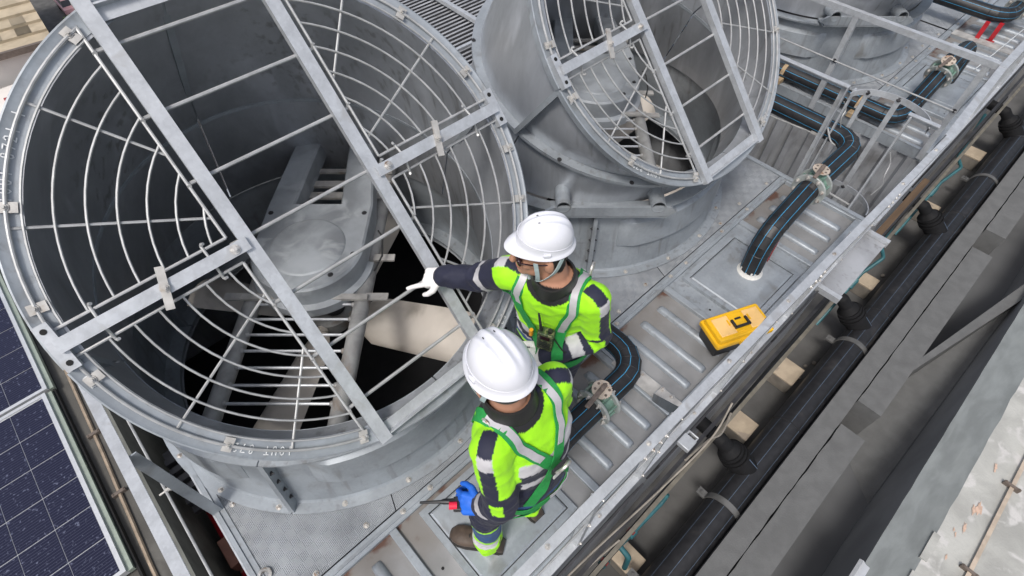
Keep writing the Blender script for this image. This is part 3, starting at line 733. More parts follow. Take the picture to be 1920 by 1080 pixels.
# things glimpsed in the void left of the deck
b = MB(); b.tube([(-0.74, 1.2, -0.75), (-0.74, 2.1, -0.75)], 0.06, 16); tag(b.build('fire_pipe', 'red_paint'), 'dark red pipe down in the void left of the deck', 'pipe')
b = MB(); b.box((-0.80, 1.60, -0.70), (-0.70, 1.80, -0.60)); b.box((-0.79, 1.58, -0.72), (-0.71, 1.82, -0.70)); tag(b.build('junction_box', 'brown_paint', bevel=0.006), 'rust brown box in the void left of the deck', 'box')
vent = thing('louvre_vent', (-0.75, 2.25, -0.54), 'dark louvred vent in the void below the stack rim', 'vent')
for k in range(5): MB().box((-0.80, 2.05 + 0.08 * k, -0.5), (-0.68, 2.09 + 0.08 * k, -0.45)).build('slat', 'dark_steel', vent)
MB().box((-0.80, 2.0, -0.54), (-0.70, 2.5, -0.50)).build('frame', 'dark_steel', vent)

# ================================================================== FAN STACKS
TAU = rad(46.5)
RIMC = V((0, -0.515, 1.463)); RIMR = 0.97
F2C, F2T = V((0, -0.19, 1.02)), rad(16)
eu, ev, en = V((1, 0, 0)), V((0, math.cos(TAU), math.sin(TAU))), V((0, -math.sin(TAU), math.cos(TAU)))
def cpt(c, t, r, a, n=0.0):
    """point on a circle tilted by t about X"""
    return c + V((r * math.cos(a), r * math.sin(a) * math.cos(t), r * math.sin(a) * math.sin(t))) + V((0, -math.sin(t), math.cos(t))) * n
def tilted_ring(c, t, prof, a0, a1, n):
    b = MB(); k = len(prof); rings = []
    for i in range(n + 1):
        a = a0 + (a1 - a0) * i / n; rings.append([cpt(c, t, r, a, z) for r, z in prof])
    b.loft(rings, caps=True); return b
def shell(c0, t0, r0, c1, t1, r1, a0, a1, n, th=0.012, rows=5, bulge=0.0):
    b = MB(); 
    def surf(off):
        out = []
        for j in range(rows + 1):
            s = j / rows; row = []
            for i in range(n + 1):
                a = a0 + (a1 - a0) * i / n
                p = cpt(c0, t0, r0 + off, a) * (1 - s) + cpt(c1, t1, r1 + off, a) * s
                if bulge:
                    m_ = (c0 + c1) / 2; q = p - m_; q.z = 0; p = p + q.normalized() * bulge * math.sin(math.pi * s)
                row.append(p)
            out.append(row)
        return out
    o, i_ = surf(0), surf(-th); b.loft(o, closed_ring=False); b.loft(i_, closed_ring=False)
    for ra, rb in ((o[0], i_[0]), (o[-1], i_[-1]), ([r[0] for r in o], [r[0] for r in i_]), ([r[-1] for r in o], [r[-1] for r in i_])):
        b.loft([ra, rb], closed_ring=False)
    return b
GLYPH = {  # chalk strokes on a 1 x 1.6 cell
 '1': [[(0.5, 0), (0.5, 1.6)]], '0': [[(0.5, 0), (0.15, 0.3), (0.05, 0.8), (0.2, 1.4), (0.5, 1.6), (0.8, 1.35), (0.95, 0.8), (0.8, 0.25), (0.5, 0)]],
 'U': [[(0.08, 1.6), (0.08, 0.5), (0.3, 0.05), (0.65, 0.05), (0.9, 0.45), (0.92, 1.6)]], 'T': [[(0, 1.55), (1, 1.6)], [(0.5, 1.58), (0.48, 0)]],
 '8': [[(0.5, 0.85), (0.15, 1.15), (0.25, 1.5), (0.55, 1.6), (0.8, 1.4), (0.75, 1.1), (0.2, 0.55), (0.15, 0.2), (0.45, 0), (0.8, 0.15), (0.85, 0.5), (0.5, 0.85)]],
 '7': [[(0.05, 1.5), (0.95, 1.55), (0.4, 0)]], '2': [[(0.1, 1.3), (0.35, 1.6), (0.75, 1.5), (0.85, 1.1), (0.1, 0.05), (0.95, 0.1)]],
 'B': [[(0.15, 0), (0.2, 1.6), (0.65, 1.5), (0.75, 1.2), (0.3, 0.85)], [(0.3, 0.85), (0.85, 0.65), (0.85, 0.2), (0.15, 0)]], '-': [[(0.2, 0.8), (0.8, 0.8)]], '.': [[(0.4, 0.75), (0.55, 0.8)]]}
def chalk(par, c, t, text, deg, r0, h=0.032, z=0.004, flip=1):
    """chalk marking round the rim: letter tops point outwards, running clockwise from deg"""
    b = MB(); w = h / 1.6; a = rad(deg)
    for ch in text:
        if ch in GLYPH:
            for st in GLYPH[ch]:
                pts = [cpt(c, t, r0 + y * w, a - flip * (x * w * 0.8) / r0, z) for x, y in st]
                nn = V((0, -math.sin(t), math.cos(t)))
                for p, q in zip(pts[:-1], pts[1:]):
                    if (q - p).length < 1e-6: continue
                    sd = (q - p).normalized().cross(nn) * 0.0019; e = (q - p).normalized() * 0.001
                    b.add([p - sd - e, p + sd - e, q + sd + e, q - sd + e], [(0, 1, 2, 3)])
        a -= flip * (w * 1.35) / r0
    b.build('chalk_mark', 'chalk', par, sharp=0)

def make_stack(cx, label, detail=True, sleeves=True):
    st = thing('fan_stack', (cx, YC, 0), label, 'fan stack', 'tilted fan stacks')
    O = V((cx, YC, 0)); K = O.copy()
    seam = [rad(45 + 90 * k) for k in range(4)]
    Z0 = V((cx, YC, 0)); Z1 = V((cx, YC, 0.53))
    # footing flange in four pieces, base panels with a raised field, seam fins
    for k in range(4):
        a0, a1 = seam[k] + 0.004, seam[k] + math.pi / 2 - 0.004
        tilted_ring(Z0, 0, [(0.97, 0.0), (1.135, 0.0), (1.135, 0.007), (1.082, 0.010), (1.068, 0.026), (0.97, 0.026)], a0, a1, 28).build('footing_flange', 'galv', st, sharp=30)
        shell(V((cx, YC, 0.012)), 0, 1.072, Z1, 0, 1.005, a0, a1, 24).build('base_panel', 'galv', st, sharp=40)
        for (q0, q1) in ((a0 + 0.16, a1 - 0.16),):
            rings = []; n = 24
            for i in range(n + 1):
                e = i / n; a = q0 + (q1 - q0) * e; f = min(1, min(e, 1 - e) * 14)
                rings.append([cpt(Z0, 0, 1.043, a, 0.22), cpt(Z0, 0, 1.043 + 0.030 * f, a, 0.235 + 0.01 * (1 - f)), cpt(Z0, 0, 1.020 + 0.034 * f, a, 0.43), cpt(Z0, 0, 1.012, a, 0.455)])
            MB().loft(rings, closed_ring=False, caps=True).build('raised_field', 'galv', st, sharp=30)
        a = seam[k]; d = V((math.cos(a), math.sin(a), 0)); tn = V((-d.y, d.x, 0))
        b = MB(); p = Z0 + d * 1.0; top_ = Z0 + d * 1.0 + V((0, 0, 0.53))
        b.prof([(0, 0), (0.130, 0), (0.095, 0.30), (0.065, 0.53), (0, 0.53)], p - tn * 0.013 + V((0, 0, 0.008)), p + tn * 0.013 + V((0, 0, 0.008)), d, V((0, 0, 1))); b.build('seam_fin', 'galv', st, sharp=30)
        for s in (-1, 1):
            for z in (0.12, 0.22, 0.32, 0.42): MB().bolt(p + d * (0.085 - 0.06 * z) + tn * (0.013 * s) + V((0, 0, z)), tn * s, 0.008, 0.008).build('bolt', 'dark_steel', st)
    for k in range(20):
        a = rad(18 * k + 5); MB().bolt(cpt(Z0, 0, 1.108, a, 0.008), (0, 0, 1), 0.011, 0.008).build('bolt', 'bolt_steel', st)
    for k in range(4):
        tilted_ring(V((cx, YC, 0.531)), 0, [(0.985, 0), (1.070, 0), (1.070, 0.014), (0.985, 0.014)], seam[k] + 0.006, seam[k] + math.pi / 2 - 0.006, 28).build('collar_flange', 'galv', st, sharp=30)
    A1 = V((cx, YC, 0.556)); A2 = F2C + K; A3 = RIMC + K
    nF = V((0, -math.sin(F2T), math.cos(F2T)))
    brk = [rad(3 + 90 * k) for k in range(4)]
    for k in range(4):
        a0, a1 = brk[k] + 0.005, brk[k] + math.pi / 2 - 0.005
        shell(A1, 0, 0.975, A2 - nF * 0.012, F2T, 0.915, a0, a1, 24).build('lower_bend', 'galv_sheet', st, sharp=40)
        shell(A2 + nF * 0.012, F2T, 0.915, A3 - en * 0.004, TAU, 0.902, a0, a1, 24, rows=8, bulge=0.03).build('upper_bend', 'galv_sheet', st, sharp=40)
        tilted_ring(A2, F2T, [(0.900, -0.011), (0.970, -0.011), (0.970, 0.011), (0.900, 0.011)], a0, a1, 28).build('bend_flange', 'galv', st, sharp=30)
        for e in (0.2, 0.5, 0.8): MB().bolt(cpt(A2, F2T, 0.96, a0 + (a1 - a0) * e, 0.011), nF, 0.010, 0.007).build('bolt', 'dark_steel', st)
    for k in (0, 1, 2, 3):                                        # lengthwise fins of the upper bend
        a = brk[k]; b = MB(); q0 = cpt(A2, F2T, 0.93, a, 0.012); q1 = cpt(A3, TAU, 0.902, a, -0.006)
        rd = (V((math.cos(a), math.sin(a) * math.cos(TAU), math.sin(a) * math.sin(TAU)))); ln = (q1 - q0).normalized(); sd = ln.cross(rd).normalized()
        if (q1 - q0).length > 0.12:
            b.obox((q0 + q1) / 2 + rd * 0.03, ln * ((q1 - q0).length / 2), rd * 0.035, sd * 0.014); b.build('bend_fin', 'galv', st)
    # rim in two halves
    for k in range(2):
        a0, a1 = rad(3.5 + 180 * k), rad(182.5 + 180 * k)
        tilted_ring(A3, TAU, [(0.900, -0.02), (0.900, 0.0), (0.955, 0.0), (0.966, 0.006), (0.972, 0.004), (0.972, -0.03), (0.964, -0.03), (0.962, -0.006), (0.908, -0.006), (0.908, -0.02)], a0, a1, 72).build('rim_flange', 'galv', st, sharp=30)
    if detail:
        chalk(st, A3, TAU, '10UT.8721', 231, 0.917); chalk(st, A3, TAU, '10UT.8721-1', 149, 0.917); chalk(st, A3, TAU, 'B2', 177.5, 0.918, 0.034); chalk(st, A3, TAU, 'B2', 188.5, 0.918, 0.034); chalk(st, A3, TAU, 'B2', 300, 0.925, 0.03)
    # ---------------- guard, in rim-plane coordinates
    def G(u, v, n=0.0): return A3 + eu * u + ev * v + en * n
    LA = 0.28
    for s in (-1, 1):
        b = MB(); vv = 0.928
        b.prof([(-0.026, 0), (-0.020, 0), (-0.020, 0.028), (0.020, 0.028), (0.020, 0), (0.026, 0), (0.026, 0.034), (-0.026, 0.034)], G(s * LA, -vv, 0.004), G(s * LA, vv + 0.012, 0.004), eu, en)
        b.build('main_bar', 'galv_light', st, sharp=25)
    for s in (-1, 1):
        b = MB(); b.prof([(0, 0), (0.050, 0), (0.050, 0.006), (0.006, 0.006), (0.006, 0.036), (0, 0.036)], G(-LA + 0.027, s * 0.912, 0.0045), G(LA - 0.027, s * 0.912, 0.0045), ev * (-s), en); b.build('end_angle', 'galv_light', st, sharp=25)
    VX = 0.028
    for s in (-1, 1):
        b = MB(); b.prof([(-0.024, 0), (0.024, 0), (0.024, 0.014), (-0.024, 0.014)], G(s * (LA + 0.004), VX, 0.0405), G(s * 0.935, VX, 0.0405), ev, en); 
        b.obox(G(s * 0.937, VX, 0.020), eu * 0.022, ev * 0.085, en * 0.017)
        b.build('cross_bar', 'galv_light', st, sharp=25)
        for q in (-0.06, 0.06): MB().tube([G(s * 0.937, VX + q, 0.037), G(s * 0.937, VX + q, 0.0385)], 0.010, 10).build('bolt_hole', 'black_gap', st)
        MB().bolt(G(s * 0.335, VX, 0.0545), en, 0.013, 0.010).build('bolt', 'bolt_steel', st)
        b = MB(); b.obox(G(s * 0.59, VX, 0.060), (eu * 0.35 + ev).normalized() * 0.075, (eu - ev * 0.35).normalized() * 0.014, en * 0.004); b.bolt(G(s * 0.59, VX, 0.064), en, 0.012, 0.010); b.build('cleat', 'bracket', st, sharp=25)
    for v in (0.79, 0.55, 0.30, 0.05, -0.21, -0.465, -0.725):
        b = MB(); b.tube([G(-LA - 0.055, v - 0.012, 0.018), G(-LA - 0.05, v, 0.0), G(-LA, v, 0.0), G(LA, v, 0.0), G(LA + 0.05, v, 0.0), G(LA + 0.058, v + 0.014, 0.018)], 0.0078, 8); b.build('rung', 'wire', st)
    # four wire quadrants
    radii = [0.893, 0.815, 0.732, 0.648, 0.564, 0.48, 0.395]
    RO, UF, WR = 0.930, 0.335, 0.0053
    for su in (-1, 1):
        for sv in (-1, 1):
            vf = VX + sv * 0.052
            q = None
            def arc(r, r_w):
                a0 = math.asin(min(1, max(-1, vf * sv / r))); a1 = math.acos(min(1, UF / r))
                if a1 - a0 < 0.03: return None
                n = max(4, int((a1 - a0) * r / 0.045)); return [G(su * r * math.cos(a0 + (a1 - a0) * i / n), sv * r * math.sin(a0 + (a1 - a0) * i / n), 0.012) for i in range(n + 1)]
            pts = arc(RO, WR); p_end = pts[-1]; p_beg = pts[0]; corner = G(su * UF, vf, 0.012)
            fr = MB(); fr.tube([corner] + pts + [corner], WR * 1.15, 8); par = fr.build('guard_panel', 'wire', st)
            for r in radii:
                pts = arc(r, WR)
                if pts: MB().tube(pts, WR * 0.85, 6).build('wire', 'wire', par)
            for dg in (26, 51):
                a = rad(dg) * 1.0; ri = max(UF / math.cos(a), abs(vf) / math.sin(a)) 
                MB().tube([G(su * ri * math.cos(a), sv * ri * math.sin(a), 0.003), G(su * RO * math.cos(a), sv * RO * math.sin(a), 0.003)], WR, 6).build('spoke', 'wire', par)
            for uh in (0.42, 0.80):
                b = MB(); b.tube([G(su * uh, VX + sv * 0.02, 0.036), G(su * uh, VX + sv * 0.066, 0.012), G(su * (uh - 0.004), VX + sv * 0.072, 0.020), G(su * (uh - 0.010), VX + sv * 0.070, 0.030)], 0.0055, 8); b.build('hook', 'wire', st)
    for dg in (113, 150, 170, 187, 217, 248, 14, 335, 350, 36, 60, 295):
        a = rad(dg); rd = eu * math.cos(a) + ev * math.sin(a); tn = en.cross(rd); p = A3 + rd * 0.933 + en * 0.004
        b = MB(); b.obox(p + en * 0.006, rd * 0.020, tn * 0.017, en * 0.003); b.obox(p - rd * 0.026 + en * 0.014, rd * 0.009, tn * 0.017, en * 0.003); b.bolt(p + en * 0.009, en, 0.0095, 0.009); b.build('clip', 'bracket', st, sharp=25)
    # ---------------- ends of the drive beams that poke out below the bend
    if not sleeves: return st
    zf = 0.655
    base = Z0 + V((0, 0, zf)) + Rd * 0.035
    for s in (-1, 1):
        b = MB(); p = base + Rd * (0.29 * s)
        b.lathe([(0.040, 0), (0.047, 0), (0.047, 0.16), (0.040, 0.16)], 20, Matrix.Translation(p - Hd * 1.103) @ Hd.to_track_quat('Z', 'Y').to_matrix().to_4x4(), closed=True); b.build('beam_sleeve', 'galv', st, sharp=30)
    b = MB(); q = base - Hd * 1.09 + V((0, 0, -0.050))
    b.prof([(-0.40, 0.01), (-0.34, -0.035), (0.36, -0.035), (0.41, 0.01), (0.37, 0.045), (-0.35, 0.045)], q - Hd * 0.010, q + Hd * 0.010, Rd, V((0, 0, 1))); b.build('sleeve_plate', 'galv', st, sharp=20)
    b = MB(); b.obox(q + Hd * 0.06 + V((0, 0, -0.035)), Rd * 0.36, Hd * 0.07, V((0, 0, 0.006))); b.build('sleeve_shelf', 'galv', st)
    return st

def make_drive(cx, label):
    dr = thing('fan_drive', (cx, YC, 0.5), label, 'fan drive', 'belt drives inside the stacks')
    zf = 0.655; base = V((cx, YC, zf)) + Rd * 0.035
    def L(h, r, z): return V((cx, YC, 0)) + Hd * h + Rd * (r + 0.035) + V((0, 0, z))
    for s in (-1, 1):
        hh = math.sqrt(0.94 ** 2 - 0.29 ** 2)
        MB().tube([L(-0.98, 0.29 * s, zf), L(hh - 0.03, 0.29 * s, zf)], 0.043, 20).build('beam_pipe', 'rust_pipe', dr, sharp=50)
    for k in range(13):
        h = -0.82 + 0.094 * k
        if h > 0.33 and k < 12: continue
        MB().tube([L(h, -0.25, zf + 0.012), L(h, 0.25, zf + 0.012)], 0.0078, 8).build('rung', 'galv_light', dr)
    for h, w in ((-0.24, 0.035), (0.52, 0.05), (0.62, 0.05), (0.74, 0.03)):
        b = MB(); b.obox(L(h, 0, zf + 0.055), Rd * 0.33, Hd * w * 0.5, V((0, 0, 0.008))); b.build('cross_plate', 'bracket', dr)
    for h, r in ((-0.22, 0.40), (-0.22, -0.40), (0.05, 0.40)):
        b = MB(); b.obox(L(h, r - 0.03 * (1 if r > 0 else -1), zf + 0.03), Rd * 0.06, Hd * 0.022, V((0, 0, 0.006))); b.build('lug_plate', 'bracket', dr)
    for s in (-1, 1):
        for k in range(9):
            b = MB(); b.ball(L(-0.82 + 0.094 * k, 0.252 * s, zf + 0.012), 0.016, 0.016, 0.016, 8, 6); b.build('weld_bead', 'rust_pipe', dr)
    # belt housing: rounded end, two arms reaching to the motor side
    def outline(inset, tail):
        w = 0.295 - inset; pts = []
        for i in range(25):
            a = math.pi + math.pi * i / 24; pts.append((w * math.sin(a) * 1.0, -w * math.cos(a) * -1.0))
        out = []
        for i in range(25):
            a = -math.pi / 2 - math.pi / 2 + math.pi * i / 24
            out.append((math.sin(-math.pi / 2 + 0) * 0, 0))
        arc = [( -w * math.sin(math.pi * i / 24), -w * math.cos(math.pi * i / 24)) for i in range(25)]   # (h, r) from r=-w round to r=+w
        return arc + [(0.32, w), (tail, 0.205 - inset), (tail, 0.060 + inset), (0.315 + inset * 0.5, 0.115 + inset), (0.315 + inset * 0.5, -0.145 - inset), (tail, -0.115 - inset), (tail, -0.265 + inset), (0.32, -w)]
    zt, zb = 0.835, 0.705
    body = MB()
    def ring(inset, tail, z): return [L(h, r, z) for h, r in outline(inset, tail)]
    body.loft([ring(0, 0.93, zb), ring(0, 0.93, zt - 0.012), ring(0.010, 0.922, zt)], caps=True)
    body.build('belt_housing', 'housing', dr, sharp=30)
    b = MB(); n = 40
    lo = [L(-0.325 * math.sin(math.pi * i / n), -0.325 * math.cos(math.pi * i / n), zb - 0.001) for i in range(n + 1)]
    lo2 = [p - V((0, 0, 0.055)) for p in lo]; inn = [L(-0.25 * math.sin(math.pi * i / n), -0.25 * math.cos(math.pi * i / n), zb - 0.056) for i in range(n + 1)]
    up_ = [L(-0.294 * math.sin(math.pi * i / n), -0.294 * math.cos(math.pi * i / n), zb + 0.012) for i in range(n + 1)]
    b.loft([up_, lo, lo2, inn], closed_ring=False); b.build('housing_skirt', 'housing', dr, sharp=30, normals=False)
    MB().lathe([(0.0, 0.008), (0.185, 0.008), (0.196, 0.004), (0.200, 0.0)], 48, Matrix.Translation(L(0, 0, zt + 0.0005))).build('cover_disc', 'housing', dr, sharp=30)
    for h, r in ((-0.05, 0.25), (-0.19, 0.16), (0.25, 0.26), (-0.05, -0.25), (0.25, -0.26)):
        MB().bolt(L(h, r, zt), (0, 0, 1), 0.010, 0.006).build('bolt', 'dark_steel', dr)
    for r in (0.135, -0.185):
        b = MB(); b.obox(L(0.940, r, zt - 0.03), Rd * 0.105, Hd * 0.008, V((0, 0, 0.045))); b.build('end_flange', 'bracket', dr)
    b = MB(); b.tube([L(0.15, 0.345, 0.80), L(0.12, 0.37, 0.78), L(0.02, 0.375, 0.74), L(-0.08, 0.345, 0.73)], 0.005, 6); b.build('grease_line', 'cable_black', dr)
    b = MB(); b.tube([L(0, 0, 0.26), L(0, 0, zb - 0.05)], 0.06, 20); b.tube([L(0, 0, 0.46), L(0, 0, 0.62)], 0.13, 24); b.build('gear_shaft', 'dark_steel', dr)
    return dr

def make_fan(cx, label, a0=-12):
    fan = thing('axial_fan', (cx, YC, 0.2), label, 'fan', 'fans inside the stacks')
    Oc = V((cx, YC, 0.22))
    MB().lathe([(0, 0.05), (0.10, 0.05), (0.13, 0.03), (0.13, -0.05), (0, -0.05)], 28, Matrix.Translation(Oc)).build('hub', 'rust_pipe', fan, sharp=30)
    for k in range(4):
        a = rad(a0 + 90 * k); d = Rd * math.cos(a) + Hd * math.sin(a); tn = V((0, 0, 1)).cross(d)
        b = MB(); rings = []
        for j in range(13):
            s = j / 12 if j < 11 else (0.955 if j == 11 else 0.99); r = 0.16 + 0.75 * s; ch = 0.28 + 0.06 * s if j > 1 else 0.13 + 0.075 * j
            if j == 12: ch *= 0.72
            if j == 11: ch *= 0.95
            pitch = rad(34 - 17 * s); cd = tn * math.cos(pitch) + V((0, 0, 1)) * math.sin(pitch); nd = d.cross(cd)
            row = []
            for i in range(16):
                q = 2 * math.pi * i / 16; x = math.cos(q); th = 0.018 * math.sin(q) * (1.0 - 0.35 * x)
                row.append(Oc + d * r + cd * (ch / 2 * x) + nd * (th - 0.035 * (x * x - 0.5)))
            rings.append(row)
        b.loft(rings, caps=True); b.tube([Oc + d * 0.10, Oc + d * 0.24], 0.035, 12)
        bl = b.build('blade', 'blade', fan, sharp=50)
    return fan

make_stack(C1, 'nearest fan stack, its tilted round guard filling the left half', True, False)
make_stack(C2, 'middle fan stack with tilted round guard behind the workers', True)
make_stack(C3, 'far fan stack at the top right, cut by the frame edge', False)
make_drive(C1, 'grey belt drive housing inside the nearest stack')
make_drive(C2, 'grey belt drive housing inside the middle stack')
make_fan(C1, 'cream bladed fan down in the nearest stack', -12)
make_fan(C2, 'cream bladed fan down in the middle stack', -40)

# ================================================================== GUARD RAILS
ZR = 0.84
def l_post(par, x, y, sx, sy, z0=-0.05, z1=ZR - 0.008, w=0.04):
    b = MB(); b.prof([(0, 0), (w, 0), (w, 0.005), (0.005, 0.005), (0.005, w), (0, w)], (x, y, z0), (x, y, z1), (sx, 0, 0), (0, sy, 0)); return b.build('post', 'galv_light', par, sharp=20)
RY = lambda x: 0.229 - 0.070 * (x - XA0 + 0.02) / (XA1 - XA0)
gr = thing('guard_rail', (1.7, 0.24, 0), 'long galvanised handrail along the outer edge of the near deck', 'railing')
MB().prof([(0, 0), (0.040, 0), (0.040, -0.006), (0.006, -0.006), (0.006, -0.04), (0, -0.04)], (XA0 - 0.02, 0.229, ZR), (XA1 - 0.02, 0.159, ZR), (0, 1, 0), (0, 0, 1)).build('top_rail', 'galv_light', gr, sharp=20)
MB().prof([(0, 0), (0.046, 0), (0.046, 0.006), (0.006, 0.006), (0.006, 0.05), (0, 0.05)], (XA0, 0.224, 0.003), (XA1, 0.224, 0.003), (0, 1, 0), (0, 0, -1)).build('toe_angle', 'galv_light', gr, sharp=20)
MB().prof([(0, 0), (0.012, 0), (0.012, 0.07), (0, 0.07)], (XA0, 0.275, 0.003), (XA1, 0.275, 0.003), (0, 1, 0), (0, 0, -1)).build('kick_strip', 'galv', gr, sharp=20)
for x in (-0.58, 0.66, 1.16, 1.90, 2.72, 3.40):
    yt = RY(x) + 0.006; b = MB(); b.prof([(0, 0), (0.04, 0), (0.04, 0.005), (0.005, 0.005), (0.005, 0.04), (0, 0.04)], (x, 0.228, -0.05), (x, yt, ZR - 0.008), (1, 0, 0), (0, 1, 0)); b.build('post', 'galv_light', gr, sharp=20)
    for z in (0.03, 0.40, ZR - 0.03): MB().bolt((x + 0.022, 0.2275 + (yt - 0.228) * z / ZR, z), (0, -1, 0), 0.009, 0.006).build('bolt', 'bolt_steel', gr)
for x in (0.9, 2.2, 3.05):
    MB().prof([(0, 0), (0.20, 0), (0.20, 0.032), (0, 0.032)], (x, RY(x) - 0.0005, ZR - 0.036), (x, RY(x) - 0.0035, ZR - 0.036), (1, 0, 0), (0, 0, 1)).build('splice_plate', 'galv_light', gr)
    for q in (0.03, 0.08, 0.13, 0.17): MB().bolt((x + q, RY(x) - 0.0035, ZR - 0.02), (0, -1, 0), 0.008, 0.006).build('bolt', 'bolt_steel', gr)
for k, x in enumerate((0.4, 0.98, 1.55, 2.05, 2.5, 3.3, 3.75)): MB().bolt((x, RY(x) + 0.023, ZR), (0, 0, 1), 0.008, 0.005).build('bolt', 'bolt_steel', gr)
for k, x in enumerate((0.2, 0.86, 1.7, 2.3, 2.95, 3.6)): MB().bolt((x, 0.247, 0.009), (0, 0, 1), 0.008, 0.005).build('bolt', 'bolt_steel', gr)
b = MB(); b.beam((1.60, 0.475, 0.012), (1.20, 0.236, 0.80), 0.045, 0.006, up=(0.3, -1, 0.3)); b.build('brace', 'galv', gr)
b = MB(); b.tube([(XA0, 0.236, 0.42), (XA1 - 0.02, 0.215, 0.42)], 0.005, 8); b.build('mid_wire', 'wire', gr)

gl = thing('guard_rail', (-0.61, 2.0, 0), 'pale galvanised handrail left of the deck beside the solar panels', 'railing')
MB().prof([(0, 0), (0.045, 0), (0.045, -0.006), (0.006, -0.006), (0.006, -0.045), (0, -0.045)], (-0.640, 0.262, ZR), (-0.640, 3.40, ZR), (1, 0, 0), (0, 0, 1)).build('top_rail', 'galv_light', gl, sharp=20)
for y in (0.36, 1.63, 2.9):
    b = MB(); b.prof([(0, 0), (0.055, 0), (0.055, 0.006), (0.006, 0.006), (0.006, 0.05), (0, 0.05)], (-0.618, y, -0.06), (-0.618, y, ZR - 0.01), (0, 1, 0), (1, 0, 0)); b.build('post', 'galv', gl, sharp=20)
    for z in (0.02, 0.36): MB().bolt((-0.611, y + 0.03, z), (0, -1, 0), 0.007, 0.005).build('bolt', 'dark_steel', gl)
    MB().bolt((-0.618, y + 0.03, 0.42), (-1, 0, 0), 0.010, 0.03).build('wire_bolt', 'bracket', gl)
b = MB(); b.tube([(-0.645, 0.30, 0.42), (-0.645, 3.40, 0.42)], 0.0065, 8); b.build('mid_wire', 'wire', gl)
MB().box((XA0 - 0.012, 0.24, -0.12), (XA0 - 0.003, 3.42, 0.0)).build('toe_plate', 'galv_light', gl)

gg = thing('guard_rail', (4.0, 1.9, 0), 'handrail with sagging wire on the near side of the ladder gap', 'railing')
MB().prof([(0, 0), (0.042, 0), (0.042, -0.006), (0.006, -0.006), (0.006, -0.042), (0, -0.042)], (4.035, 0.872, ZR), (4.035, 3.40, ZR), (-1, 0, 0), (0, 0, 1)).build('top_rail', 'galv_light', gg, sharp=20)
for y in (0.872, 2.1, 3.3):
    b = MB(); b.prof([(0, 0), (0.045, 0), (0.045, 0.006), (0.006, 0.006), (0.006, 0.045), (0, 0.045)], (4.034, y, -0.08), (4.034, y, ZR - 0.008), (-1, 0, 0), (0, 1, 0)); b.build('post', 'galv_light', gg, sharp=20)
b = MB(); b.tube(bez([(4.04, 0.93, 0.40), (4.045, 1.5, 0.36), (4.04, 2.1, 0.41), (4.04, 3.3, 0.40)], 6), 0.0065, 8); b.build('mid_wire', 'wire', gg)
b = MB(); b.obox((4.036, 0.93, 0.405), (0.004, 0, 0), (0, 0.035, 0), (0, 0, 0.012)); b.bolt((4.041, 0.945, 0.405), (1, 0, 0), 0.010, 0.008); b.build('wire_lug', 'bracket', gg)
b = MB(); b.tube(bez([(4.02, 0.87, 0.50), (4.01, 0.80, 0.42), (4.03, 0.74, 0.40), (4.04, 0.70, 0.44)], 6), 0.0065, 8); b.tube(bez([(4.03, 0.86, 0.72), (4.06, 0.83, 0.66), (4.03, 0.82, 0.60), (4.06, 0.80, 0.52)], 6), 0.004, 6); b.build('gate_chain', 'wire', gg)

lad = thing('access_ladder', (4.0, 0.6, -1.0), 'caged galvanised ladder hoops and stringers in the gap between the decks', 'ladder')
for (y, s) in ((0.435, 1), (0.870, -1)):
    b = MB(); b.beam((4.005, y, -1.5), (4.005, y, ZR - 0.01), 0.012, 0.05, up=(1, 0, 0)) if s > 0 else b.beam((4.05, y - 0.03, -1.5), (4.05, y - 0.03, ZR - 0.02), 0.012, 0.04, up=(1, 0, 0))
    b.build('stringer', 'galv_light', lad)
MB().prof([(0, 0), (0.036, 0), (0.036, -0.006), (0.006, -0.006), (0.006, -0.042), (0, -0.042)], (4.030, 0.262, ZR), (4.030, 0.46, ZR), (-1, 0, 0), (0, 0, 1)).build('gate_rail', 'galv_light', lad, sharp=20)
for z in (0.79, 0.0, -0.55):
    b = MB(); pts = []
    for i in range(19):
        a = rad(-92 + 184 * i / 18); pts.append((3.995 + 0.215 * math.cos(a), 0.575 + 0.27 * math.sin(a)))
    rows = [[V((x, y, z + dz)) for x, y in pts] for dz in (-0.022, 0.022)]
    rows2 = [[V((3.995 + (x - 3.995) * 0.975, 0.575 + (y - 0.575) * 0.975, z + dz)) for x, y in pts] for dz in (-0.022, 0.022)]
    b.loft([rows[0], rows[1], rows2[1], rows2[0], rows[0]], closed_ring=False); b.build('cage_hoop', 'galv_light', lad, sharp=40)
for dg in (50, 2):
    a = rad(dg); x, y = 3.995 + 0.205 * math.cos(a), 0.575 + 0.255 * math.sin(a)
    b = MB(); b.beam((x, y, -1.2), (x, y, 0.80), 0.035, 0.006, up=(math.cos(a), math.sin(a), 0)); b.build('cage_bar', 'galv_light', lad)
    for z in (0.79, 0.0): MB().bolt((x, y, z), (-math.cos(a), -math.sin(a), 0.4), 0.011, 0.012).build('bolt', 'dark_steel', lad)
for k in range(6):
    z = 0.02 - 0.28 * k; b = MB(); b.tube([(4.005, 0.435, z), (4.03, 0.84, z)], 0.009, 8); b.build('rung', 'wire', lad)
b = MB(); b.tube(bez([(4.0, 0.42, 0.55), (4.03, 0.38, 0.45), (3.98, 0.36, 0.38), (4.0, 0.34, 0.30), (3.98, 0.36, 0.2)], 6), 0.004, 6); b.build('gate_chain', 'wire', lad)

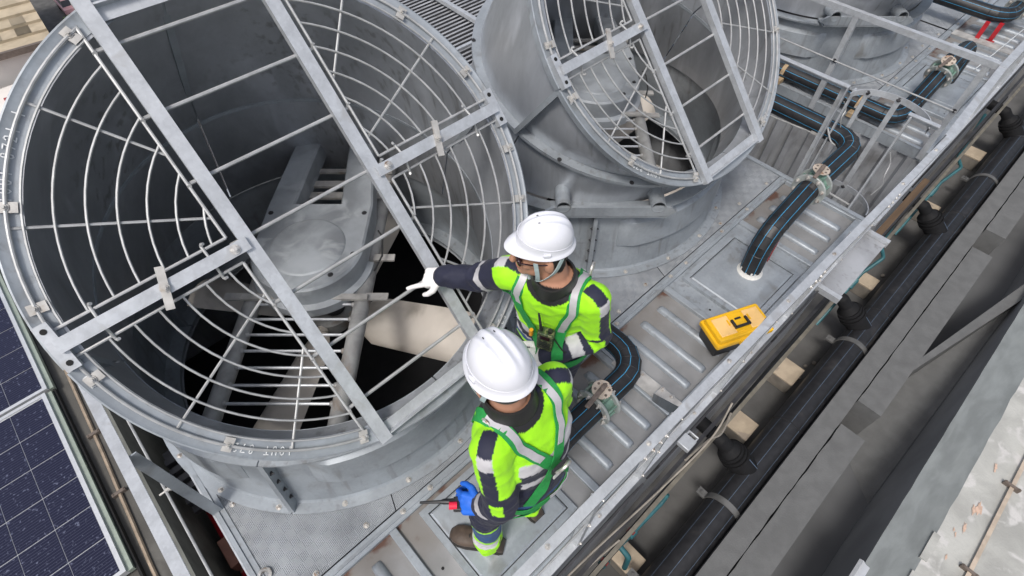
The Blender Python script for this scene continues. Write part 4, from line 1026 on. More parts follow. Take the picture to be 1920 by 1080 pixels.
gb = thing('guard_rail', (5.1, 1.5, 0), 'handrail across the near end of the far deck', 'railing')
MB().prof([(0, 0), (0.045, 0), (0.045, -0.006), (0.006, -0.006), (0.006, -0.045), (0, -0.045)], (5.075, 0.262, ZR), (5.075, 3.40, ZR), (1, 0, 0), (0, 0, 1)).build('top_rail', 'galv_light', gb, sharp=20)
for y in (0.30, 1.30, 2.3, 3.3):
    b = MB(); b.prof([(0, 0), (0.045, 0), (0.045, 0.006), (0.006, 0.006), (0.006, 0.045), (0, 0.045)], (5.078, y, -0.06), (5.078, y, ZR - 0.01), (1, 0, 0), (0, 1, 0)); b.build('post', 'galv_light', gb, sharp=20)
    MB().bolt((5.078, y + 0.02, 0.42), (-1, 0, 0), 0.012, 0.012).build('bolt', 'dark_steel', gb)
b = MB(); b.tube([(5.07, 0.30, 0.42), (5.07, 3.4, 0.42)], 0.0065, 8); b.build('mid_wire', 'wire', gb)
gc = thing('guard_rail', (7.3, 0.24, 0), 'handrail along the outer edge of the far deck at the top right corner', 'railing')
MB().prof([(0, 0), (0.052, 0), (0.052, -0.006), (0.006, -0.006), (0.006, -0.05), (0, -0.05)], (5.06, 0.208, ZR), (XB1, 0.208, ZR), (0, 1, 0), (0, 0, 1)).build('top_rail', 'galv_light', gc, sharp=20)
MB().prof([(0, 0), (0.056, 0), (0.056, 0.006), (0.006, 0.006), (0.006, 0.05), (0, 0.05)], (5.1, 0.214, 0.003), (XB1, 0.214, 0.003), (0, 1, 0), (0, 0, -1)).build('toe_angle', 'galv_light', gc, sharp=20)
for x in (5.2, 5.9, 6.6, 7.4, 8.3, 9.2): l_post(gc, x, 0.222, 1, 1)
b = MB(); b.beam((6.75, 0.50, 0.01), (7.35, 0.24, 0.80), 0.045, 0.006, up=(0.3, -1, 0.3)); b.build('brace', 'galv', gc)
# rail between the two cells over the ladder gap
ge_ = thing('guard_rail', (4.5, 0.24, 0.8), 'short outer handrail bridging the ladder gap', 'railing')
MB().prof([(0, 0), (0.050, 0), (0.050, -0.006), (0.006, -0.006), (0.006, -0.05), (0, -0.05)], (3.97, 0.160, ZR - 0.008), (5.058, 0.209, ZR - 0.004), (0, 1, 0), (0, 0, 1)).build('top_rail', 'galv_light', ge_, sharp=20)
MB().beam((3.99, 0.236, 0.0), (5.09, 0.236, 0.0), 0.05, 0.05).build('toe_beam', 'galv_light', ge_)

# ================================================================== WATER PIPES WITH VALVES
RP = 0.072
def black_pipe(name_label, pts, bend=0.17, seg=4, up=(0, 0, 1), stripes=(0, 45, 90, 135, 180, 225, 270, 315), supports=()):
    t = thing('water_pipe', V((pts[0][0], pts[0][1], 0)), name_label, 'pipe', 'black pipes with blue stripes')
    P = fillet(pts, bend, seg)
    MB().tube(P, RP, 32).build('barrel', 'pe_black', t, sharp=13)
    # stripes ride on the surface along the path
    k = len(P); tang = []
    for i in range(k):
        a = (P[i] - P[i - 1]).normalized() if i else None; b_ = (P[i + 1] - P[i]).normalized() if i < k - 1 else None
        tang.append(((a or b_) + (b_ or a)).normalized())
    up = V((0, 1, 0.3)) if abs(V(up).dot(tang[0])) > 0.97 else V(up); y = (V(up) - tang[0] * V(up).dot(tang[0])).normalized(); x = y.cross(tang[0]); fr = []
    for i in range(k):
        if i: q = tang[i - 1].rotation_difference(tang[i]); x = q @ x; y = q @ y
        fr.append((x.copy(), y.copy()))
    for sdeg in stripes:
        rows = []
        for i in range(k):
            bd = None
            if 0 < i < k - 1:
                bend_ = (P[i + 1] - P[i]).normalized() - (P[i] - P[i - 1]).normalized()
                if bend_.length > 1e-5: bd = bend_.normalized(); sc = 1.0 / max(0.3, tang[i].dot((P[i + 1] - P[i]).normalized()))
            row = []
            for e in (-1.25, 0, 1.25):
                a = rad(sdeg + e); o = (fr[i][0] * math.cos(a) + fr[i][1] * math.sin(a)) * (RP + 0.0012)
                if bd is not None: o = o + bd * (o.dot(bd) * (sc - 1))
                row.append(P[i] + o)
            rows.append(row)
        MB().loft(rows, closed_ring=False).build('stripe', 'stripe_blue', t, sharp=60, normals=False)
    for i in range(1, k - 1):           # weld beads on every gore joint
        M4 = Matrix.Translation(P[i]) @ tang[i].to_track_quat('Z', 'Y').to_matrix().to_4x4()
        MB().lathe([(RP - 0.001, -0.004), (RP + 0.0028, 0), (RP - 0.001, 0.004)], 24, M4).build('weld_bead', 'pe_black', t, sharp=60)
    return t
def valve(loc, d, lev, label):
    """wafer valve: two flanges, green body between, notched disc and lever on top"""
    d = V(d).normalized(); loc = V(loc); v = thing('butterfly_valve', loc - V((0, 0, 0.11)), label, 'valve', 'lever valves on the black pipes')
    side = V((0, 0, 1)).cross(d).normalized(); upz = d.cross(side)
    Q = lambda p: Matrix.Translation(p) @ d.to_track_quat('Z', 'Y').to_matrix().to_4x4()
    for s in (-1, 1):
        b = MB(); b.lathe([(RP + 0.002, -0.008), (0.112, -0.008), (0.115, -0.005), (0.115, 0.005), (0.112, 0.008), (RP + 0.002, 0.008)], 36, Q(loc + d * 0.045 * s), closed=True)
        fl = b.build('flange', 'valve_flange', v, sharp=30)
        for k in range(8):
            a = 2 * math.pi * (k + 0.5) / 8; p = loc + (side * math.cos(a) + upz * math.sin(a)) * 0.095 + d * 0.045 * s
            MB().bolt(p + d * 0.008 * s, d * s, 0.010, 0.012).build('bolt', 'bolt_steel', fl)
    b = MB(); b.lathe([(0.0, -0.036), (0.085, -0.036), (0.078, -0.012), (0.078, 0.012), (0.085, 0.036), (0, 0.036)], 28, Q(loc)); 
    for k in range(8):
        a = 2 * math.pi * (k + 0.5) / 8; p = loc + (side * math.cos(a) + upz * math.sin(a)) * 0.095; b.tube([p - d * 0.05, p + d * 0.05], 0.008, 8)
    b.tube([loc + upz * 0.05, loc + upz * 0.15], 0.028, 14); b.obox(loc + upz * 0.10, d * 0.022, side * 0.05, upz * 0.012); b.build('valve_body', 'valve_green', v, sharp=30)
    b = MB(); n = 48; z0, z1 = 0.15, 0.156; ringp = []
    for i in range(n):
        a = 2 * math.pi * i / n; r = 0.050 if (i % 2 and 12 < i < 30) else 0.056; ringp.append((r * math.cos(a), r * math.sin(a)))
    b.loft([[loc + side * x + d * y + upz * z for x, y in ringp] for z in (z0, z1)], caps=True); b.build('notch_plate', 'notch_plate', v, sharp=30)
    for k in range(6): a = rad(60 * k + 20); MB().tube([loc + side * 0.038 * math.cos(a) + d * 0.038 * math.sin(a) + upz * 0.1562, loc + side * 0.038 * math.cos(a) + d * 0.038 * math.sin(a) + upz * 0.158], 0.008, 10).build('plate_hole', 'lever_brown', v)
    lv = V(lev).normalized(); b = MB(); q = loc + upz * 0.167
    b.beam(q - lv * 0.03, q + lv * 0.15 + upz * 0.015, 0.026, 0.014, up=upz); b.tube([loc + upz * 0.15, loc + upz * 0.182], 0.014, 10); b.build('lever', 'lever_brown', v, bevel=0.003)
    return v
ZA = 0.22
black_pipe('black striped pipe bending round behind the near worker', [(0.86, 0.63, -0.02), (0.86, 0.63, ZA), (1.61, 0.63, ZA), (1.61, 3.3, ZA)], 0.16, 4)
valve((1.245, 0.63, ZA), (1, 0, 0), (-0.95, -0.12, 0), 'lever valve with notched disc right beside the near worker')
black_pipe('black striped pipe rising from the deck hatch behind the toolbox', [(2.87, 0.615, -0.01), (2.87, 0.63, 0.36), (3.35, 0.645, 0.44), (4.10, 0.645, 0.44), (4.10, 3.3, 0.44)], 0.17, 4)
valve((3.42, 0.645, 0.44), (1, 0, 0), (-0.9, -0.1, 0), 'lever valve on the pipe next to the ladder gap')
t = thing('pipe_sleeve', (2.87, 0.615, 0.016), 'ragged white sealant collar where the pipe enters the hatch', 'collar')
MB().lathe([(0.066, 0.0), (0.088, 0.0), (0.080, 0.010), (0.074, 0.028), (0.070, 0.028)], 28, Matrix.Translation((2.87, 0.615, 0.016))).build('collar', 'label_white', t)
rr = random.Random(3); b = MB()
for k in range(26):
    a = rr.uniform(0, 6.28); z0 = rr.uniform(0.0, 0.02); p = V((2.87, 0.615, 0.03)) + V((math.cos(a), math.sin(a), 0)) * 0.0745; b.obox(p + V((0, 0, z0)), V((-math.sin(a), math.cos(a), 0)) * rr.uniform(0.003, 0.008), V((math.cos(a), math.sin(a), 0)) * 0.001, V((0, 0, rr.uniform(0.006, 0.022))))
b.build('sealant_smear', 'label_white', t)
b = MB(); b.beam((3.02, 0.61, 0.0), (3.14, 0.64, 0.34), 0.07, 0.008, up=(0, 1, 0)); b.beam((3.045, 0.60, 0.0), (3.165, 0.63, 0.34), 0.008, 0.05, up=(0, 1, 0)); tag(b.build('pipe_support', 'rust_red'), 'dark red steel bracket propping the pipe by the hatch', 'bracket')
black_pipe('black striped pipe strapped along the far deck edge', [(6.34, 0.62, -0.02), (6.34, 0.62, 0.36), (5.95, 0.63, 0.36), (5.42, 0.64, 0.16), (5.20, 0.66, 0.10), (5.205, 1.0, 0.095), (5.205, 3.3, 0.095)], 0.12, 4)
valve((5.80, 0.633, 0.30), (0.93, -0.02, 0.35), (-0.9, 0.1, -0.2), 'lever valve on the far deck pipe')
for (y, lab) in ((0.98, 'tan strap clamp on the far deck pipe near its bend'), (1.72, 'tan strap clamp on the far deck pipe beside the middle stack')):
    b = MB(); pts = []
    for i in range(13):
        a = rad(185 - 190 * i / 12); pts.append(V((5.205 + 0.078 * math.cos(a), y, 0.095 + 0.078 * math.sin(a))))
    rows = [[p + V((0, dy, 0)) for p in pts] for dy in (-0.018, 0.018)]; b.loft(rows, closed_ring=False); b.obox((5.12, y, 0.035), (0.04, 0, 0), (0, 0.035, 0), (0, 0, 0.02)); tag(b.build('pipe_strap', 'strap_tan', sharp=40, normals=False), lab, 'strap')
black_pipe('black striped pipe at the top right corner on red legs', [(8.55, 0.60, 0.22), (7.50, 0.60, 0.22), (7.50, 3.3, 0.22)], 0.17, 4)
valve((7.86, 0.60, 0.22), (1, 0, 0), (-0.9, -0.1, 0), 'lever valve at the top right corner')
for x, y, lab in ((7.42, 0.715, 'left red steel leg under the corner pipe'), (7.49, 0.605, 'right red steel leg under the corner pipe')):
    b = MB(); b.beam((x, y, -0.02), (x, y, 0.17), 0.04, 0.04, up=(0, 1, 0)); b.box((x - 0.04, y - 0.04, -0.032), (x + 0.04, y + 0.04, -0.02)); tag(b.build('pipe_stand', 'red_paint'), lab, 'bracket', 'red legs of the corner pipe')
b = MB(); b.beam((7.1, 1.35, 0.0), (7.45, 1.32, 0.20), 0.05, 0.01, up=(0, 1, 0)); b.box((7.06, 1.28, -0.003), (7.16, 1.38, 0.008)); tag(b.build('pipe_support', 'bracket'), 'grey flat bracket beside the far stack under the corner pipe', 'bracket')

# ================================================================== LEFT ROOF: solar panels, tape
def solar(x1, y0, y1, label):
    nx, ny = 6, max(2, int(round((y1 - y0 - 0.06) / 0.216)))
    w = nx * 0.182 + 0.05; x0 = x1 - w; z = -0.10
    s = thing('solar_panel', ((x0 + x1) / 2, (y0 + y1) / 2, z - 0.04), label, 'solar panel', 'solar panels on the roof')
    for (lo, hi) in (((x1 - 0.022, y0, z - 0.04), (x1, y1, z + 0.004)), ((x0, y0, z - 0.04), (x0 + 0.022, y1, z + 0.004)), ((x0 + 0.022, y0, z - 0.04), (x1 - 0.022, y0 + 0.022, z + 0.004)), ((x0 + 0.022, y1 - 0.022, z - 0.04), (x1 - 0.022, y1, z + 0.004))):
        b = MB(); b.box(lo, hi); b.build('frame', 'alu', s)
    b = MB(); b.box((x1, y0, z - 0.045), (x1 + 0.028, y1, z - 0.012)); b.build('edge_lip', 'alu_green', s)
    b = MB(); b.box((x0 + 0.022, y0 + 0.022, z - 0.012), (x1 - 0.022, y1 - 0.022, z - 0.006)); b.build('backsheet', 'alu', s)
    px, py = (w - 0.05) / nx, (y1 - y0 - 0.05) / ny
    cm = MB(); cm.add([(0.0012, 0.0020, 0), (px - 0.0012, 0.0020, 0), (px - 0.0012, py - 0.0020, 0), (0.0012, py - 0.0020, 0)], [(0, 1, 2, 3)])
    me = cm.mesh('cell', V((0, 0, 0)), 'solar_cell', 0)
    for i in range(nx):
        for j in range(ny):
            o = bpy.data.objects.new('cell', me); COL.objects.link(o); o.parent = s
            o.location = V((x0 + 0.025 + i * px, y0 + 0.025 + j * py, z - 0.0045)) - ORG[s.name]
    MB().box((x0 + 0.1, y0 + 0.1, -0.17), (x0 + 0.16, y1 - 0.1, z - 0.041)).build('mount_rail', 'dark_steel', s); MB().box((x1 - 0.3, y0 + 0.1, -0.17), (x1 - 0.24, y1 - 0.1, z - 0.041)).build('mount_rail', 'dark_steel', s)
    return s
solar(-1.085, 1.735, 3.105, 'lower solar panel at the bottom left corner')
solar(-1.065, 3.125, 5.30, 'upper solar panel showing above it at the left edge')
b = MB(); b.box((-1.052, 0.8, -0.17), (-1.040, 6.0, -0.13)); tag(b.build('gap_shade_strip', 'black_gap'), 'black strip painting the shaded gap along the solar panel edge', 'shade strip')  # shade of the gap beside the panels, painted as a black strip
lt = thing('lightning_tape', (-1.0, 2.0, -0.17), 'brown flat earthing tape clipped to the roof left of the handrail', 'cable')
MB().tube([(-1.01, 0.8, -0.164), (-1.002, 1.7, -0.160), (-0.985, 2.2, -0.158), (-0.975, 2.5, -0.162), (-0.955, 3.3, -0.16), (-0.95, 6.2, -0.16)], 0.011, 6).build('tape', 'copper_tape', lt)
for y, x in ((2.20, -0.985), (2.66, -0.970), (1.3, -1.006)):
    b = MB(); b.box((x - 0.035, y - 0.010, -0.17), (x + 0.035, y + 0.010, -0.142)); b.bolt((x - 0.028, y, -0.142), (0, 0, 1), 0.005, 0.004); b.bolt((x + 0.028, y, -0.142), (0, 0, 1), 0.005, 0.004); b.build('clip', 'clip_brown', lt)

# louvred screen of the next plant row behind the stacks
lv = thing('louvre_screen', (3.2, 4.9, -1.6), 'dark louvred screen seen between the two stacks at the top', 'screen')
MB().box((0.4, 3.62, -1.6), (8, 7.4, -0.62)).build('backing', 'plenum', lv)
sm = MB(); sm.obox((0, 0, 0), (2.0, 0, 0), (0, 0.009, 0.004), (0, -0.002, 0.004)); sme = sm.mesh('slat', V((0, 0, 0)), 'galv_wall', 0)
for k in range(46):
    for xx in (2.6,):
        o = bpy.data.objects.new('slat', sme); COL.objects.link(o); o.parent = lv; o.location = V((xx + 0.9, 3.75 + 0.076 * k, -0.45)) - ORG[lv.name]
for x in (3.02, 4.22, 2.0):
    MB().beam((x, 3.7, -0.39), (x + 0.12, 7.3, -0.39), 0.06, 0.05).build('mullion', 'galv_light', lv)
MB().beam((3.0, 4.83, -0.37), (4.3, 4.83, -0.37), 0.045, 0.03).build('tie_bar', 'galv_light', lv)
MB().box((3.10, 3.7, -0.43), (3.24, 7.3, -0.41)).build('dark_strip', 'lever_brown', lv)

# ================================================================== what lies far below at the top left
h = thing('house', (0.6, 30.5, -14), 'house with beige tiled roof far below at the top left corner', 'house')
rz = -8.0
e0, e1 = V((-6.0, 27.6, rz)), V((0.95, 26.9, rz)); back = V((0.45, 6.2, 1.0))
n = 30
for k in range(9):
    b = MB(); s0, s1 = k / 9, (k + 1.08) / 9
    b.add([e0 + back * s0 + V((0, 0, 0.10)), e1 + back * s0 + V((0, 0, 0.10)), e1 + back * s1, e0 + back * s1, e0 + back * s0, e1 + back * s0], [(0, 1, 2, 3), (4, 5, 1, 0)])
    b.build('tile_course', 'house_roof', h, sharp=0)
rr = random.Random(8)
dx = (e1 - e0) / 14
for k in range(26):
    i, j = rr.randrange(6, 14), rr.randrange(0, 9); p = e0 + dx * i + back * (j / 9) + V((0, 0, 0.115)); b = MB(); b.add([p, p + dx * 0.98, p + dx * 0.98 + back / 9.2 - V((0, 0, 0.1)), p + back / 9.2 - V((0, 0, 0.1))], [(0, 1, 2, 3)]); b.build('dark_tile', 'house_roof_dark', h, sharp=0)
MB().box((-6.0, 27.2, -14), (0.8, 32.5, -8.12)).build('wall', 'house_wall', h)
b = MB(); b.beam(e0 + V((0, -0.02, 0)), e1 + V((0, -0.02, 0)), 0.15, 0.22); b.build('fascia', 'clip_brown', h)
h2 = thing('house', (-0.8, 25.0, -14), 'white roof terrace with dark red panels below the tiled house', 'house')
MB().box((-8, 22.4, -14), (0.35, 26.75, -8.9)).build('wall', 'house_wall', h2)
for (x, y) in ((-1.30, 25.5), (-0.15, 26.2), (-2.5, 25.1), (-1.0, 23.6)): MB().box((x - 0.33, y - 0.4, -8.9), (x + 0.33, y + 0.4, -8.86)).build('skylight', 'house_red', h2)
MB().box((-8, 24.2, -8.9), (0.30, 24.35, -8.55)).build('parapet', 'house_wall', h2); MB().box((-8, 22.5, -8.9), (0.30, 22.7, -8.4)).build('parapet', 'house_wall', h2)
cr = thing('parked_car', (2.6, 32.0, -14), 'small pinkish car parked below at the top left', 'car'); cc = V((2.55, 32.6, -9.4)); cr.location = cc; ORG[cr.name] = cc.copy()
def car_ring(w, l, z, o=0): return [cc + V((sx * w, sy * l + o, z)) for sx, sy in ((-1, -1), (1, -1), (1, 1), (-1, 1))]
MB().loft([car_ring(0.35, 0.85, 0.08), car_ring(0.4, 0.9, 0.25), car_ring(0.38, 0.85, 0.42)], caps=True).build('body', 'car_pink', cr, sharp=20)
MB().loft([car_ring(0.34, 0.5, 0.421), car_ring(0.27, 0.34, 0.62)], caps=True).build('cabin', 'car_glass', cr, sharp=20)
MB().loft([car_ring(0.265, 0.33, 0.621), car_ring(0.25, 0.3, 0.64)], caps=True).build('roof', 'car_pink', cr, sharp=20)
for sx in (-1, 1):
    for sy in (-0.5, 0.5): MB().cyl(cc + V((sx * 0.36, sy, 0.12)), cc + V((sx * 0.42, sy, 0.12)), 0.12, 14).build('wheel', 'cable_black', cr)
MB().box((1.0, 30.0, -14), (6, 36, -9.42)).build('roof_terrace', 'floor_dark', None)
o = bpy.data.objects['roof_terrace']; tag(o, kind='structure')
def bush(c, r, n, label):
    rr = random.Random(int(c[0] * 100)); t = thing('shrub', V(c) - V((0, 0, r)), label, 'shrub', 'shrubs below the roof')
    b = MB()
    for k in range(n):
        u = V((rr.gauss(0, 1), rr.gauss(0, 1), rr.gauss(0, 1))).normalized() * (r * rr.uniform(0.55, 1.05)); p = V(c) + u
        x, y = perp(V((rr.gauss(0, 1), rr.gauss(0, 1), rr.gauss(0, 1) + 0.6))); s = rr.uniform(0.06, 0.13)
        b.add([p - x * s, p + y * s * 0.5, p + x * s, p - y * s * 0.5], [(0, 1, 2, 3)])
    b.build('foliage', 'leaf', t, sharp=0); MB().tube([V(c) - V((0, 0, r)), V(c) + V((0, 0, r * 0.4))], [0.08, 0.03], 8).build('stem', 'lever_brown', t)
bush((2.1, 29.5, -8.9), 0.55, 700, 'dark green shrub beside the tiled roof at the top left'); bush((3.3, 33.6, -8.9), 0.7, 700, 'dark green shrub behind the small car')

# ================================================================== TOOLBOX
tc_ = V((2.305, 0.402, -0.008)); ld = V((0.92, -0.40, 0)).normalized(); wd = V((-ld.y, ld.x, 0))
tbx = thing('toolbox', tc_, 'yellow and black plastic toolbox resting on the deck by the handrail', 'toolbox')
def tring(l, w, z, ch=0.012):
    P = []
    for (a, b_, sx, sy) in ((l, w, 1, 1), (-l, w, -1, 1), (-l, -w, -1, -1), (l, -w, 1, -1)):
        if sx * sy > 0: q = [(a, b_ - sy * ch), (a - sx * ch * 0.3, b_ - sy * ch * 0.3), (a - sx * ch, b_)]
        else: q = [(a - sx * ch, b_), (a - sx * ch * 0.3, b_ - sy * ch * 0.3), (a, b_ - sy * ch)]
        P += [tc_ + ld * x + wd * y + V((0, 0, z)) for x, y in q]
    return P
MB().loft([tring(0.175, 0.082, 0.0), tring(0.180, 0.086, 0.006), tring(0.190, 0.094, 0.128)], caps=True).build('tray_body', 'black_plastic', tbx, sharp=25)
MB().loft([tring(0.200, 0.103, 0.120), tring(0.204, 0.106, 0.124), tring(0.204, 0.106, 0.150), tring(0.200, 0.102, 0.156), tring(0.190, 0.093, 0.158), tring(0.186, 0.089, 0.185), tring(0.180, 0.083, 0.192)], caps=True).build('lid', 'yellow_plastic', tbx, sharp=25)
for s in (-1, 1):
    b = MB(); c = tc_ + ld * (0.108 * s) + V((0, 0, 0.1925)); b.obox(c, ld * 0.055, wd * 0.066, V((0, 0, 0.0035))); b.build('lid_window', 'amber_plastic', tbx, bevel=0.004)
b = MB(); b.obox(tc_ + V((0, 0, 0.1935)), ld * 0.050, wd * 0.066, V((0, 0, 0.003))); b.build('lid_panel', 'yellow_plastic', tbx, bevel=0.003)
b = MB()
for s in (-1, 1): b.obox(tc_ + ld * (0.048 * s) + wd * -0.01 + V((0, 0, 0.205)), ld * 0.007, wd * 0.030, V((0, 0, 0.008)))
b.obox(tc_ + wd * -0.036 + V((0, 0, 0.205)), ld * 0.055, wd * 0.008, V((0, 0, 0.008))); b.build('handle', 'black_plastic', tbx, bevel=0.003)
b = MB(); b.obox(tc_ + wd * 0.022 + V((0, 0, 0.199)), ld * 0.020, wd * 0.006, V((0, 0, 0.004))); b.build('handle_slot', 'black_plastic', tbx)
for s in (-1, 1): MB().obox(tc_ + ld * (0.072 * s) + wd * 0.01 + V((0, 0, 0.200)), ld * 0.004, wd * 0.020, V((0, 0, 0.004))).build('hinge_lug', 'yellow_plastic', tbx)
for q in (-0.03, 0.0, 0.03, 0.06):
    b = MB(); b.obox(tc_ + ld * q - wd * 0.105 + V((0, 0, 0.128)), ld * 0.011, wd * 0.006, V((0, 0, 0.018))); b.build('latch_rib', 'yellow_plastic', tbx, bevel=0.002)

# ================================================================== PEOPLE
YEL, NAVY, GREY, BLUEP = (0.36, 0.84, 0.010), (0.014, 0.016, 0.038), (0.52, 0.51, 0.53), (0.025, 0.075, 0.20)
SKIN, BLACK = (0.46, 0.235, 0.15), (0.012, 0.012, 0.014)

def remesh_mesh(mb, voxel, smooth_it=4):
    me = mb.mesh('tmp', V((0, 0, 0)), 'skin', 0)
    ob = bpy.data.objects.new('tmp', me); COL.objects.link(ob)
    r = ob.modifiers.new('r', 'REMESH'); r.mode = 'VOXEL'; r.voxel_size = voxel; r.use_smooth_shade = True
    s = ob.modifiers.new('s', 'SMOOTH'); s.factor = 0.5; s.iterations = smooth_it
    dg = bpy.context.evaluated_depsgraph_get(); out = bpy.data.meshes.new_from_object(ob.evaluated_get(dg))
    bpy.data.objects.remove(ob); bpy.data.meshes.remove(me); return out

def limb(mb, pts, rad_, n=14):
    """tapered limb through joints with rounded ends"""
    P = bez(pts, 6) if len(pts) > 2 else [V(pts[0]) + (V(pts[1]) - V(pts[0])) * i / 6 for i in range(7)]
    k = len(P); m = len(pts) - 1; rs = []
    for i in range(k):
        s = i / (k - 1) * m; a = min(int(s), m - 1); rs.append(rad_[a] * (1 - (s - a)) + rad_[a + 1] * (s - a))
    mb.tube(P, rs, n); mb.ball(P[0], rs[0]); mb.ball(P[-1], rs[-1])

def seg_field(P, a, b):
    a, b = np.array(a), np.array(b); d = b - a; L2 = d @ d
    t = np.clip((P - a) @ d / L2, 0, 1); q = a + t[:, None] * d
    return np.linalg.norm(P - q, axis=1), t

def smoothstep(x, a, b): t = np.clip((x - a) / (b - a), 0, 1); return t * t * (3 - 2 * t)

def make_person(label, J, f, hf, seed):
    """J: joints in world space; f: the way the chest faces; hf: the way the face looks"""
    f = V((f[0], f[1], 0)).normalized(); l = V((-f.y, f.x, 0)); hf = V(hf).normalized()
    base = V((J['pelvis'][0], J['pelvis'][1], J.get('ground', -0.02)))
    pr_ = thing('person', base, label, 'person', 'workers in high visibility clothing')
    mb = MB(); pel = V(J['pelvis']); ch = V(J['chest']); nk = V(J['neck']); hd = V(J['head'])
    # torso as one loft
    secs = [(pel + V((0, 0, -0.10)), 0.130, 0.100), (pel + V((0, 0, -0.02)), 0.160, 0.120), (pel + V((0, 0, 0.08)), 0.154, 0.116), (pel.lerp(ch, 0.45), 0.152, 0.116), (pel.lerp(ch, 0.75), 0.164, 0.124), (ch, 0.172, 0.126), (ch.lerp(nk, 0.45), 0.168, 0.112), (ch.lerp(nk, 0.72), 0.135, 0.095), (ch.lerp(nk, 0.92), 0.082, 0.078), (nk + V((0, 0, 0.01)), 0.066, 0.066)]
    rings = []
    for (c, a, b_) in secs:
        ring = []
        for i in range(28):
            q = 2 * math.pi * i / 28; cs, sn = math.cos(q), math.sin(q); p_ = 2.4
            rr_ = (abs(cs) ** p_ + abs(sn) ** p_) ** (-1 / p_); ring.append(c + l * (a * cs * rr_) + f * (b_ * sn * rr_))
        rings.append(ring)
    mb.loft(rings, caps=True)
    limb(mb, [nk - V((0, 0, 0.03)), nk.lerp(hd, 0.6)], [0.062, 0.058])
    # head, oriented by the gaze
    hl = V((0, 0, 1)).cross(hf).normalized(); hu = hf.cross(hl).normalized(); HM = Matrix((hf, hl, hu)).transposed()
    Hh = lambda x, y, z: hd + HM @ V((x, y, z))
    mb.ball(hd, 0.094, 0.073, 0.108, 24, 16, HM); mb.ball(Hh(0.030, 0, -0.062), 0.066, 0.058, 0.058, 20, 12, HM); mb.ball(Hh(0.078, 0, -0.090), 0.024, 0.030, 0.022, 12, 8, HM)
    mb.tube([Hh(0.094, 0, 0.010), Hh(0.106, 0, -0.012), Hh(0.115, 0, -0.034)], [0.009, 0.0115, 0.0145], 10); mb.ball(Hh(0.113, 0, -0.036), 0.014, 0.017, 0.011, 10, 8, HM)
    mb.ball(Hh(0.086, 0, 0.018), 0.014, 0.055, 0.010, 14, 8, HM); mb.ball(Hh(0.095, 0, -0.062), 0.012, 0.026, 0.011, 12, 8, HM)
    for s in (-1, 1): mb.ball(Hh(-0.005, 0.080 * s, -0.018), 0.020, 0.010, 0.033, 12, 8, HM); mb.ball(Hh(0.066, 0.036 * s, -0.030), 0.026, 0.022, 0.022, 12, 8, HM)
    arms = {}
    for side in ('L', 'R'):
        sh, el, wr = V(J['sh' + side]), V(J['el' + side]), V(J['wr' + side]); arms[side] = (sh, el, wr)
        limb(mb, [sh, sh.lerp(el, 0.5), el, el.lerp(wr, 0.55), wr], [0.068, 0.061, 0.055, 0.051, 0.043])
        limb(mb, [ch.lerp(nk, 0.45) + (sh - ch.lerp(nk, 0.45)) * 0.35, sh], [0.074, 0.068])
        hp_, kn, an = V(J['hip' + side]), V(J['kn' + side]), V(J['an' + side])
        limb(mb, [hp_, hp_.lerp(kn, 0.5), kn, kn.lerp(an, 0.5), an], [0.090, 0.083, 0.070, 0.066, 0.064])
    me = remesh_mesh(mb, 0.0062)
    n = len(me.vertices); co = np.empty(n * 3); me.vertices.foreach_get('co', co); P = co.reshape(-1, 3).copy()
    no = np.empty(n * 3); me.vertices.foreach_get('normal', no); N = no.reshape(-1, 3)
    segs = []
    dT, tT = seg_field(P, pel - V((0, 0, 0.05)), ch); dT2, tT2 = seg_field(P, ch, nk)
    dT = np.minimum(dT - 0.135, dT2 - 0.14 * (1 - tT2) - 0.065 * tT2)
    dH, _ = seg_field(P, nk + V((0, 0, 0.045)), hd); dH = dH - 0.075
    fields = [dT, dH]; tv = {}
    for side in ('L', 'R'):
        sh, el, wr = arms[side]; d1, t1 = seg_field(P, sh, el); d2, t2 = seg_field(P, el, wr); L1, L2 = (el - sh).length, (wr - el).length
        first = (d1 - 0.062) < (d2 - 0.05); d = np.where(first, d1 - 0.062, d2 - 0.05); t = np.where(first, t1 * L1, L1 + t2 * L2) / (L1 + L2); fields.append(d); tv['A' + side] = t
    for side in ('L', 'R'):
        a, b_, c = V(J['hip' + side]), V(J['kn' + side]), V(J['an' + side]); d1, t1 = seg_field(P, a, b_); d2, t2 = seg_field(P, b_, c)
        first = (d1 - 0.09) < (d2 - 0.072); fields.append(np.where(first, d1 - 0.09, d2 - 0.072) + 0.02); tv['G' + side] = np.where(first, t1 * 0.5, 0.5 + t2 * 0.5)
    idx = np.argmin(np.stack(fields), axis=0)
    # wrinkles
    disp = np.zeros(n)
    for i in range(n):
        k = idx[i]
        if k == 1: continue
        p = V(P[i]); w = 1.0
        if k in (2, 3): tt = tv['AL' if k == 2 else 'AR'][i]; w = 0.6 + 1.4 * math.exp(-((tt - 0.53) / 0.16) ** 2) + 0.7 * (tt > 0.85)
        elif k in (4, 5): tt = tv['GL' if k == 4 else 'GR'][i]; w = 0.8 + 1.2 * math.exp(-((tt - 0.5) / 0.1) ** 2) + 1.5 * (tt > 0.85)
        else: w = 0.7 + 1.0 * math.exp(-((p.z - (pel.z + 0.12)) / 0.10) ** 2)
        a = 1 - abs(noise.noise(V((p.x * 9 + seed, p.y * 9, p.z * 17)))) * 2.2; b2 = noise.noise(V((p.x * 23, p.y * 23 + seed, p.z * 31)))
        c3 = noise.noise(V((p.x * 48, p.y * 48 + seed, p.z * 60))); disp[i] = w * (0.0052 * a * abs(a) + 0.0026 * b2 + 0.0012 * c3)
    P = P + N * disp[:, None]; me.vertices.foreach_set('co', P.reshape(-1))
